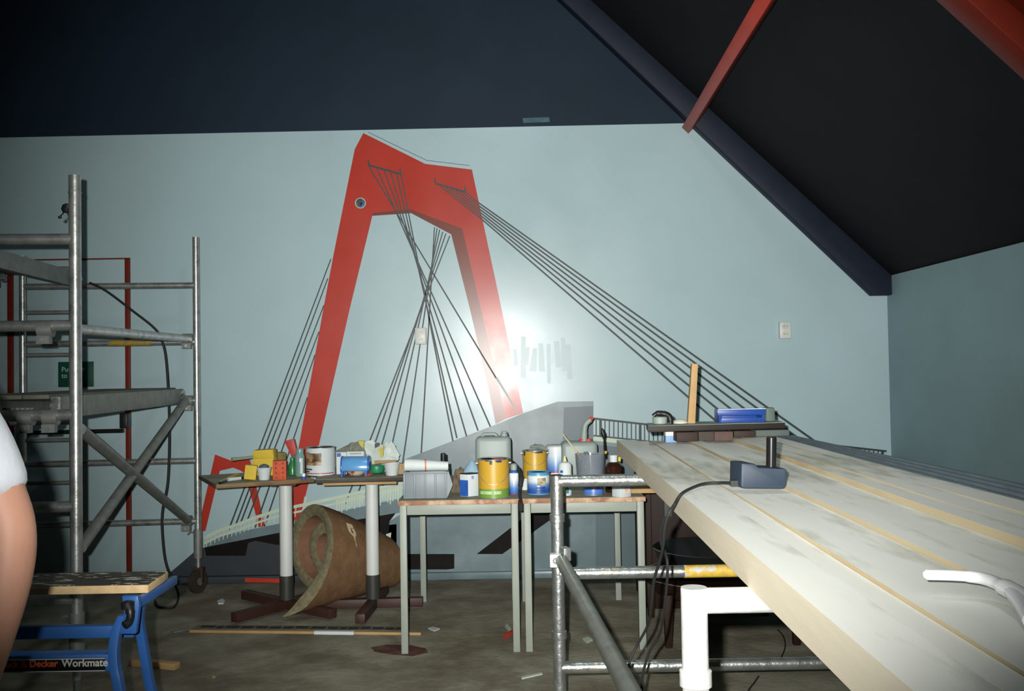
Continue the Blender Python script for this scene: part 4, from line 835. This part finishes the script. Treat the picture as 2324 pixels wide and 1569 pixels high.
# aluminium deck board along the right edge
al = thing('aluminium_board', 'ribbed blue-grey aluminium board along the right edge of the planks', 'deck board', (1.2, 2.5, PB))
def Q(f, y, z):
    k = (y-YN0)/(4.6-YN0); l_ = 1.10+(1.062-1.10)*k; r_ = 1.37+(1.18-1.37)*k
    return Vector((l_+(r_-l_)*f+KX*y, y, z))
MB().hexa([Q(0, YN0, PB), Q(1, YN0, PB), Q(1, 4.6, PB), Q(0, 4.6, PB)], [Q(0, YN0, 1.052), Q(1, YN0, 1.052), Q(1, 4.6, 1.052), Q(0, 4.6, 1.052)]).build('board', m_alu, al)
for f in (.16, .40, .64, .88): MB().hexa([Q(f, YN0, 1.052), Q(f+.07, YN0, 1.052), Q(f+.07, 4.6, 1.052), Q(f, 4.6, 1.052)], [Q(f+.01, YN0, 1.062), Q(f+.06, YN0, 1.062), Q(f+.06, 4.6, 1.062), Q(f+.01, 4.6, 1.062)]).build('rib', m_alu, al)
# dark tray on blocks at the far end of the planks
Yt0 = 4.36
def blk(x0, x1, y0, y1, m, lb, dy=0, dep=.09, zb=1.046):
    a_ = aty((x0+x1)/2, y1, Yt0+dy); hgt = 1.098-zb
    o = MB().box((a_.x, Yt0+dy+dep/2, zb+hgt/2), ((x1-x0)*px2m(Yt0), dep, hgt)).build('packing_block', m, bevel=.002); tag(o, lb, 'block', 'blocks under the dark board'); return o
blk(1536, 1584, 977, 1004, mat('dark_brown_block', (40, 25, 18), .7, var=.2), 'dark brown wooden block under the left of the dark board', zb=1.0575)
blk(1586, 1621, 977, 1002, mat('grey_brown_block', (58, 50, 46), .8, var=.2), 'grey-brown block under the middle of the dark board', .02, zb=1.0575)
blk(1622, 1664, 977, 1003, mat('pinkish_block', (76, 58, 53), .8, var=.2), 'pinkish block under the middle of the dark board', .0, zb=1.0575)
blk(1666, 1714, 975, 1001, MATS['dark_brown_block'], 'dark brown wooden block right of the pinkish block', .03, zb=1.0705)
blk(1716, 1792, 972, 998, mat('grey_block', (78, 86, 83), .8, var=.1), 'long grey block under the right end of the dark board', .05, .14, zb=1.0715)
a_ = aty(1527, 998, Yt0+.05); o = MB().box((a_.x, Yt0+.12, 1.0725), (.05, .06, .05)).build('small_carton', ramp_mat('pink_over_blue', [(0, (110, 140, 176)), (.6, (110, 140, 176)), (.65, (206, 186, 178)), (1, (206, 186, 178))], .6), bevel=.002); tag(o, 'small pink and blue carton at the left of the packing blocks', 'carton')
b0_, b1_ = aty(1470, 975, Yt0), aty(1782, 966, Yt0+.12)
zb_ = 1.1005
n_ = Vector((.03, .26, 0))
bb = [Vector((q.x, q.y, 0)) for q in (b0_, b1_, b1_+n_, b0_+n_)]
db = MB().hexa([q+Vector((0, 0, zb_)) for q in bb], [q+Vector((0, 0, zb_+.026)) for q in bb]).build('dark_board', mat('black_board_edge', (40, 36, 32), .6), bevel=.003); tag(db, 'dark board laid on blocks at the far end of the planks', 'board')
MB().hexa([q*.99+sum(bb, Vector())/4*.01+Vector((0, 0, zb_+.026)) for q in bb], [q*.985+sum(bb, Vector())/4*.015+Vector((0, 0, zb_+.0275)) for q in bb]).build('board_face', mat('dusty_board_top', (150, 158, 150), .7, var=.15), db)
ZB = zb_+.0278
def ob(x, y): return atz(x, y, ZB)
# blue plastic caddy
Yc_ = Yt0+.16
cd = thing('blue_caddy', 'blue plastic open-fronted caddy on the dark board', 'caddy', (aty(1685, 950, Yc_).x, Yc_+.05, ZB))
m_cb = mat('royal_blue_plastic', (30, 64, 138), .4, var=.06); x0_, x1_ = aty(1634, 950, Yc_).x, aty(1732, 950, Yc_).x; ch = aty(1685, 929, Yc_).z-ZB
MB().box(((x0_+x1_)/2, Yc_+.10, ZB+ch/2), (x1_-x0_, .006, ch)).build('back', m_cb, cd, bevel=.002)
MB().box(((x0_+x1_)/2, Yc_+.05, ZB+.004), (x1_-x0_, .1, .008)).build('base', m_cb, cd, bevel=.002)
for x in (x0_, x1_): MB().prism([(x-.005, Yc_, ZB), (x-.005, Yc_+.10, ZB), (x-.005, Yc_+.10, ZB+ch), (x-.005, Yc_-.012, ZB+ch)], (.012, 0, 0)).build('side', m_cb, cd, bevel=.002)
MB().prism([(x0_-.012, Yc_-.014, ZB+ch*.55), (x1_+.006, Yc_-.014, ZB+ch*.55), (x1_+.010, Yc_-.014, ZB+ch), (x0_-.016, Yc_-.014, ZB+ch)], (0, .008, 0)).build('front_lip', m_cb, cd, bevel=.002)
MB().box(((x0_+x1_)/2, Yc_+.002, ZB+ch*.22), (x1_-x0_, .008, ch*.3)).build('lower_rail', m_cb, cd, bevel=.002)
MB().box(((x0_+x1_)/2, Yc_-.004, ZB+ch+.001), (x1_-x0_+.02, .02, .003)).build('white_edge', m_paper, cd)
a_ = aty(1748, 957, Yc_+.03); o = MB().box((a_.x, Yc_+.06, ZB+.032), (.045, .05, .064), rz(15)).build('grey_pot', mat('grey_green_pot', (92, 106, 98), .6), bevel=.008); tag(o, 'grey-green square pot at the right of the blue caddy', 'pot')
# tape dispenser
Yu = Yt0+.1; cu = ob(1506, 968); tz = thing('tape_dispenser', 'grey and black tape dispenser at the left end of the dark board', 'tape dispenser', (aty(1506, 965, Yu).x, Yu+.03, ZB))
xm = aty(1500, 960, Yu).x
MB().lathe((xm, Yu+.03, ZB), [(.026, 0), (.032, .004), (.034, .03), (.03, .034)], 20).build('grey_base', mat('grey_plastic', (134, 146, 140), .5), tz)
MB().tube(smooth_path([(xm-.03, Yu+.03, ZB+.036), (xm-.012, Yu+.028, ZB+.048), (xm+.02, Yu+.028, ZB+.046), (xm+.042, Yu+.028, ZB+.034), (xm+.048, Yu+.028, ZB+.010), (xm+.046, Yu+.028, ZB+.003)]), [.010]*6+[.013]*6+[.014]*6+[.014]*6+[.013]*7, 12).build('black_handle', m_blackp, tz)
a_ = aty(1546, 960, Yu+.05); o = MB().lathe((a_.x, Yu+.08, ZB), [(.034, 0), (.036, .006), (.026, .015), (.006, .019)], 20).build('white_lump', mat('plaster_lump', (190, 190, 176), .9, var=.1), ); tag(o, 'lump of plaster on the dark board beside the upright batten', 'plaster')
a_, b_ = aty(1568, 962, Yu+.06), aty(1576, 826, Yu+.06); hb = b_.z-ZB
o = MB().hexa([Vector((a_.x+sx*.017, Yu+.06+sy*.017, ZB)) for sx, sy in ((-1, -1), (1, -1), (1, 1), (-1, 1))], [Vector((b_.x+sx*.014, Yu+.06+sy*.017, ZB+hb)) for sx, sy in ((-1, -1), (1, -1), (1, 1), (-1, 1))]).build('upright_batten', m_tan, bevel=.002); tag(o, 'square tan batten standing upright on the dark board', 'batten')
# battery charger and its battery
zc0 = 1.0565
Yg = atz(1734, 1111, zc0).y
chg = thing('battery_charger', 'dark blue-grey battery charger standing on the planks', 'charger', (aty(1725, 1111, Yg).x, Yg+.04, zc0))
m_ch = mat('blue_grey_charger', (30, 42, 56), .6, var=.06, scale=30)
def cpx(x, y): return aty(x, y, Yg)
pr = [cpx(1682, 1106), cpx(1687, 1111), cpx(1778, 1112), cpx(1785, 1106), cpx(1787, 1070), cpx(1781, 1066), cpx(1722, 1064), cpx(1714, 1055), cpx(1683, 1054)]
zmin = min(p.z for p in pr); pr = [p+Vector((0, 0, zc0-zmin+.0005)) for p in pr]
MB().prism(pr, (-.012, .085, 0)).build('casing', m_ch, chg, bevel=.004)
MB().box((pr[0].x-.012, Yg+.03, zc0+.014), (.02, .014, .014)).build('cable_gland', m_blackp, chg)
bx = cpx(1761, 1066); ztp = aty(1761, 994, Yg+.04).z
o = thing('stick_battery', 'black stick battery standing upright in the charger', 'battery', (bx.x, Yg+.045, bx.z))
zb0 = aty(1761, 1068, Yg+.03).z
MB().tube([(bx.x-.001, Yg+.045, zb0), (bx.x+.002, Yg+.045, ztp)], .0135, 24).build('body', mat('glossy_black', (22, 22, 24), .22), o)
MB().tube([(bx.x+.002, Yg+.045, ztp), (bx.x+.002, Yg+.045, ztp+.003)], [.0135, .011], 24).build('end_cap', m_blackp, o)
pts = [(pr[0].x-.014, Yg+.03, zc0+.014), atz(1640, 1096, 1.058), atz(1600, 1098, 1.055), atz(1570, 1108, 1.052), atz(1546, 1122, 1.049), aty(1531, 1145, 2.62), aty(1520, 1163, 2.60), aty(1509, 1195, 2.62), aty(1505, 1240, 2.66), aty(1497, 1275, 2.72), aty(1484, 1320, 2.8), aty(1478, 1380, 2.9), aty(1470, 1420, 3.0), aty(1448, 1462, 3.05), aty(1430, 1500, 3.05), aty(1424, 1560, 3.05), aty(1430, 1640, 3.1), atz(1450, 1800, .01)]
o = MB().tube(smooth_path(pts), .0042, 8).build('charger_cable', m_rubber); tag(o, 'black charger cable running off the plank edge and down to the floor', 'cable')
pts = [aty(1517, 1172, 2.63), aty(1503, 1190, 2.66), aty(1500, 1230, 2.72), aty(1512, 1262, 2.78), aty(1515, 1300, 2.8), aty(1508, 1380, 2.9), aty(1497, 1440, 3.0), aty(1470, 1490, 3.05), aty(1456, 1580, 3.1), atz(1470, 1790, .01)]
o = MB().tube(smooth_path(pts), .0042, 8).build('extension_lead', m_rubber); tag(o, 'second black lead hanging beside the charger cable', 'cable')
for (pp, lb) in (([(1765, 1430), (1778, 1445), (1782, 1470), (1770, 1500), (1765, 1520)], 'thin black wire on the floor behind the low bar'), ([(1722, 1535), (1712, 1550), (1700, 1566), (1690, 1590)], 'end of a thin wire on the floor at the bottom of the picture')):
    o = MB().tube(smooth_path([atz(x, y, .005) for x, y in pp]), .0035, 6).build('floor_wire', m_rubber); tag(o, lb, 'wire')
# white handle in the foreground
zh = 1.062
o = thing('bent_pipe', 'white bent plastic pipe lying on the planks at the right edge', 'pipe', atz(2200, 1320, zh))
m_wp = mat('white_plastic', (226, 228, 230), .35, var=.02)
pz = .014
hp = [atz(2103, 1305, zh+pz), atz(2150, 1306, zh+pz), atz(2200, 1309, zh+pz), atz(2240, 1316, zh+pz), atz(2280, 1333, zh+pz), atz(2324, 1358, zh+pz), atz(2370, 1392, zh+pz)]
MB().tube(smooth_path(hp, 5), [.0095]*10+[.0105]*10+[.014]*11, 14, flat=.8).build('grip', m_wp, o)
MB().tube(smooth_path([atz(2300, 1346, zh+pz), atz(2322, 1372, zh+pz), atz(2345, 1410, zh+pz)], 5), .012, 12, flat=.8).build('side_arm', m_wp, o)
MB().tube([hp[0]+Vector((-.003, 0, 0)), hp[0]], [.006, .0095], 12, flat=.8).build('end_cap', m_wp, o)

# ================================================================== furniture in the dark under the planks
f1_, f2_ = atz(1518, 1470, 0), atz(1808, 1464, 0)
cc = Vector(((f1_.x+f2_.x)/2, f1_.y+.30, 0)); rr_ = .40
ct_ = thing('low_round_table', 'low dark round wooden table under the planks', 'table', tuple(cc))
MB().lathe(cc+Vector((0, 0, .27)), [(rr_-.02, 0), (rr_, .006), (rr_, .026), (rr_-.02, .032), (rr_-.05, .028)], 40).build('table_top', m_dwood, ct_)
MB().lathe(cc+Vector((0, 0, .215)), [(rr_-.06, 0), (rr_-.06, .055), (rr_-.08, .055), (rr_-.08, 0)], 36).build('apron', m_dwood, ct_)
MB().tube([cc+Vector(((rr_+.001)*math.cos(a*math.pi/24), (rr_+.001)*math.sin(a*math.pi/24), .300)) for a in range(49)], .003, 6).build('pale_rim', mat('pale_rim', (92, 88, 74), .4), ct_)
for p in (f1_, f2_, Vector((f1_.x, cc.y+.30, 0)), Vector((f2_.x, cc.y+.30, 0))):
    MB().hexa([Vector((p.x+sx*.017, p.y+sy*.017, 0)) for sx, sy in ((-1, -1), (1, -1), (1, 1), (-1, 1))], [Vector((p.x+sx*.024, p.y+sy*.024, .26)) for sx, sy in ((-1, -1), (1, -1), (1, 1), (-1, 1))]).build('leg', m_dwood, ct_, bevel=.003)
o = MB().lathe(cc+Vector((-.02, 0, .302)), [(.22, 0), (.27, .02), (.315, .12), (.325, .135), (.318, .138), (.305, .12), (.26, .03), (.02, .02)], 40).build('black_basin', mat('glossy_black_plastic', (24, 26, 26), .18, spec=.5)); tag(o, 'glossy black basin standing on the low round table', 'basin')
xa_ = aty(1466, 1200, 5.75).x
cb_ = thing('dark_cupboard', 'dark brown wooden cupboard in the shade behind the planks', 'cupboard', (xa_+.5, 5.95, 0))
MB().box((xa_+.5, 6.0, .40), (1.0, .5, .80)).build('carcass', m_dwood, cb_, bevel=.004)
for k in range(2):
    d_ = MB().box((xa_+.26+.48*k, 5.744, .40), (.46, .018, .74)).build('door', m_dwood, cb_, bevel=.003)
    MB().lathe((xa_+.45+.1*k, 5.72, .45), [(.004, 0), (.012, .004), (.012, .016), (.004, .02)], 12).build('knob', m_dull, d_)
o = MB().box((xa_+.12, 5.70, .62), (.05, .03, .18), rz(8)).build('hanging_sheath', mat('dark_grey_leather', (74, 78, 74), .6), bevel=.012); tag(o, 'dark grey sheath hanging on the cupboard behind the cables', 'sheath')

# ================================================================== odds and ends on the floor
a_, b_ = atz(432, 1436, 0), atz(956, 1442, 0)
def strip(name, p, q, wd, h, m, label, cat, z=0.001):
    d_ = (q-p); a = math.degrees(math.atan2(d_.y, d_.x)); c_ = (p+q)/2
    o = MB().box((c_.x, c_.y, z+h/2), (d_.length, wd, h), rz(a)).build(name, m, bevel=.001); tag(o, label, cat); return o
o = strip('floor_lath', a_, b_, .022, .014, m_tan, 'long tan lath lying on the floor in front of the carpet roll', 'lath')
p, q = a_.lerp(b_, .545), a_.lerp(b_, .715)
MB().box(((p.x+q.x)/2, (p.y+q.y)/2-.001, .0085), ((q-p).length, .024, .0165), rz(math.degrees(math.atan2(b_.y-a_.y, b_.x-a_.x)))).build('white_length', m_paper, o)
c0, c1_ = atz(440, 1427, 0), atz(925, 1431, 0)
ps = thing('perforated_strip', 'flat strip with rectangular cut-outs behind the tan lath', 'strip', tuple((c0+c1_)/2))
d_ = (c1_-c0); an = rz(math.degrees(math.atan2(d_.y, d_.x)))
MB().box(((c0.x+c1_.x)/2, (c0.y+c1_.y)/2+.02, .002), (d_.length, .085, .003), an).build('sheet', mat('dusty_card', (104, 98, 84), .9, var=.2), ps)
rnd = random.Random(2); f = .02
while f < .95:
    w_ = rnd.uniform(.035, .085); p = c0.lerp(c1_, f+w_/2)
    MB().box((p.x, p.y+.02+rnd.uniform(-.006, .006), .0042), (w_*d_.length*.82, .045, .0016), an).build('cut_out', mat('dark_gap', (44, 46, 42), .9), ps); f += w_
o = strip('palette_knife', atz(392, 1437, 0), atz(430, 1429, 0), .03, .006, m_dull, 'small scraper lying at the left end of the tan lath', 'scraper')
a2, b2_ = atz(300, 1510, 0), atz(402, 1520, 0)
o = strip('wood_offcut', a2, b2_, .045, .03, m_tan, 'short tan wood offcut on the floor by the workbench', 'offcut')
def scrap(name, pts, m, label, cat='scrap', h=.006):
    o = MB().prism([atz(x, y, .001) for x, y in pts], (0, 0, h)).build(name, m, smooth=False); tag(o, label, cat); return o
scrap('paper_scrap', [(493, 1366), (504, 1361), (511, 1365), (507, 1372), (495, 1372)], m_paper, 'white paper scrap on the floor left of the left pedestal foot')
scrap('paper_scrap', [(972, 1428), (983, 1425), (998, 1429), (986, 1434)], m_paper, 'white paper scrap on the floor right of the lath end')
scrap('red_scrap', [(1140, 1444), (1163, 1432), (1166, 1438), (1148, 1452)], mat('red_scrap_paper', (196, 66, 50), .6), 'red torn scrap on the floor beside the middle table leg')
scrap('pale_scrap', [(1146, 1424), (1151, 1418), (1163, 1434), (1158, 1438)], m_cream, 'pale torn scrap lying against the red one')
scrap('splinter', [(1183, 1539), (1230, 1529), (1231, 1532), (1184, 1543)], m_cream, 'thin pale splinter on the floor left of the scaffold post')
scrap('plaster_crumb', [(1322, 1452), (1334, 1448), (1346, 1454), (1332, 1461)], m_cream, 'plaster crumb on the floor right of the scaffold post')
scrap('wood_chip', [(477, 1537), (484, 1534), (490, 1538), (482, 1541)], m_tan, 'tiny wood chip on the floor at lower left')
o = scrap('paint_stain', [(842, 1470), (880, 1464), (930, 1465), (966, 1472), (972, 1482), (935, 1490), (890, 1486), (850, 1480)], mat('dark_red_stain', (84, 44, 38), .9, var=.25, scale=20, c2=(98, 88, 76), mix=(.5, .7), scale2=8), 'dark red paint stain on the floor around the table leg', 'paint stain', .0008)

# ================================================================== the person at the left edge, seen from behind
ps_ = thing('person', 'person in a white T-shirt at the left edge, one bare arm in view', 'person', (-1.10, 1.62, 0))
def skin(name, J, E_, m, parent, root, sub=2):
    me = bpy.data.meshes.new(name); ks = list(J); o0 = Vector(parent['_o'])
    me.from_pydata([Vector(J[k][0])-o0 for k in ks], [(ks.index(a), ks.index(b)) for a, b in E_], [])
    o = bpy.data.objects.new(name, me); C.objects.link(o); o.parent = parent
    o.modifiers.new('Skin', 'SKIN').use_smooth_shade = True
    sk = me.skin_vertices[0].data
    for i, k in enumerate(ks):
        r = J[k][1]; sk[i].radius = r if isinstance(r, tuple) else (r, r); sk[i].use_root = (k == root)
    s = o.modifiers.new('Subdivision', 'SUBSURF'); s.levels = sub; s.render_levels = sub
    me.materials.append(m); o['_o'] = parent['_o']; return o
X0, Y0 = -1.10, 1.62
J = {'pel': ((X0, Y0, .94), (.15, .105)), 'wst': ((X0, Y0, 1.08), (.135, .10)), 'chs': ((X0, Y0, 1.30), (.165, .115)), 'nck': ((X0, Y0, 1.455), .060), 'hd0': ((X0, Y0+.02, 1.53), (.066, .078)), 'hd1': ((X0, Y0+.025, 1.64), (.076, .094)), 'hd2': ((X0, Y0+.015, 1.71), (.055, .07)), 'nos': ((X0, Y0+.125, 1.615), .010)}
E_ = [('pel', 'wst'), ('wst', 'chs'), ('chs', 'nck'), ('nck', 'hd0'), ('hd0', 'hd1'), ('hd1', 'hd2'), ('hd1', 'nos')]
def limb(pre, base, pts):
    prev = base
    for i, (p, r) in enumerate(pts): J[pre+str(i)] = (p, r); E_.append((prev, pre+str(i))); prev = pre+str(i)
    return prev
wr = limb('ra', 'chs', [((-.945, 1.61, 1.385), .062), ((-.860, 1.60, 1.26), .054), ((-.812, 1.60, 1.185), .046), ((-.797, 1.60, 1.135), .0455), ((-.797, 1.592, 1.08), .0455), ((-.808, 1.585, 1.02), .043), ((-.824, 1.578, .94), .035), ((-.838, 1.572, .88), .028), ((-.842, 1.57, .84), .030)])
wl = limb('la', 'chs', [((-1.255, 1.61, 1.385), .062), ((-1.335, 1.60, 1.26), .054), ((-1.385, 1.60, 1.115), .0475), ((-1.392, 1.63, 1.02), .042), ((-1.392, 1.67, .88), .028), ((-1.390, 1.68, .84), .030)])
for pre, wq, sx in (('r', wr, 1), ('l', wl, -1)):
    b_ = Vector(J[wq][0]); J[pre+'pm'] = (tuple(b_+Vector((0, .004, -.06))), (.026, .036)); E_.append((wq, pre+'pm'))
    for k, (dy, ln) in enumerate(((-.030, .062), (-.010, .075), (.010, .080), (.030, .070))):
        q0 = b_+Vector((0, dy, -.085)); limb('%sf%d' % (pre, k), pre+'pm', [(tuple(q0), .010), (tuple(q0+Vector((-.004*sx, .004, -ln*.5))), .009), (tuple(q0+Vector((-.012*sx, .010, -ln))), .0075)])
    q0 = b_+Vector((-.018*sx, .040, -.035)); limb(pre+'th', pre+'pm', [(tuple(q0), .011), (tuple(q0+Vector((-.008*sx, .020, -.03))), .0095), (tuple(q0+Vector((-.012*sx, .026, -.06))), .008)])
for pre, sx in (('rl', 1), ('ll', -1)):
    limb(pre, 'pel', [((X0+.085*sx, Y0, .85), .085), ((X0+.095*sx, Y0+.01, .50), .056), ((X0+.10*sx, Y0-.01, .34), .055), ((X0+.10*sx, Y0-.015, .09), .038), ((X0+.105*sx, Y0+.12, .035), (.042, .03))])
skin('body', J, E_, m_skin, ps_, 'pel')
S = {'hem': ((X0, Y0, .84), (.190, .146)), 'wst': ((X0, Y0, 1.06), (.168, .130)), 'chs': ((X0, Y0, 1.30), (.182, .132)), 'nck': ((X0, Y0, 1.435), (.085, .08)),
     'r0': ((-.950, 1.61, 1.385), .083), 'r1': ((-.890, 1.60, 1.29), .090), 'r2': ((-.852, 1.60, 1.205), .085), 'r3': ((-.838, 1.60, 1.165), .082), 'l0': ((-1.25, 1.61, 1.385), .083), 'l1': ((-1.32, 1.60, 1.285), .083), 'l2': ((-1.365, 1.60, 1.20), .074)}
skin('t_shirt', S, [('hem', 'wst'), ('wst', 'chs'), ('chs', 'nck'), ('chs', 'r0'), ('r0', 'r1'), ('r1', 'r2'), ('r2', 'r3'), ('chs', 'l0'), ('l0', 'l1'), ('l1', 'l2')], m_shirt, ps_, 'hem')
Tr = {'w': ((X0, Y0, 1.0), (.160, .118))}
Ed = []
for pre, sx in (('r', 1), ('l', -1)):
    prev = 'w'
    for i, (p, r) in enumerate((((X0+.085*sx, Y0, .86), .102), ((X0+.095*sx, Y0+.01, .50), .074), ((X0+.10*sx, Y0-.012, .10), .064))):
        Tr[pre+str(i)] = (p, r); Ed.append((prev, pre+str(i))); prev = pre+str(i)
skin('trousers', Tr, Ed, m_jean, ps_, 'w')
MB().lathe((X0, Y0-.008, 1.535), [(.070, 0), (.092, .02), (.104, .08), (.106, .14), (.094, .19), (.06, .232), (.01, .25)], 24, .92, 1.0).build('hair', m_hair, ps_)
for sx in (-1, 1):
    MB().lathe((X0+.087*sx, Y0+.02, 1.585), [(.004, 0), (.014, .012), (.016, .036), (.008, .052)], 12, .5, 1).build('ear', m_skin, ps_)
    MB().lathe((X0+.032*sx, Y0+.105, 1.628), [(.002, 0), (.010, .006), (.010, .012), (.002, .018)], 10).build('eye', m_white, ps_)
    MB().box((X0+.105*sx, Y0+.06, .045), (.10, .28, .085)).build('shoe', m_blackp, ps_, bevel=.025, seg=3)
MB().box((X0, Y0+.112, 1.565), (.045, .01, .010)).build('mouth', mat('lips', (170, 96, 88), .5), ps_, bevel=.004)
for o in bpy.data.objects:
    if '_o' in o: del o['_o']
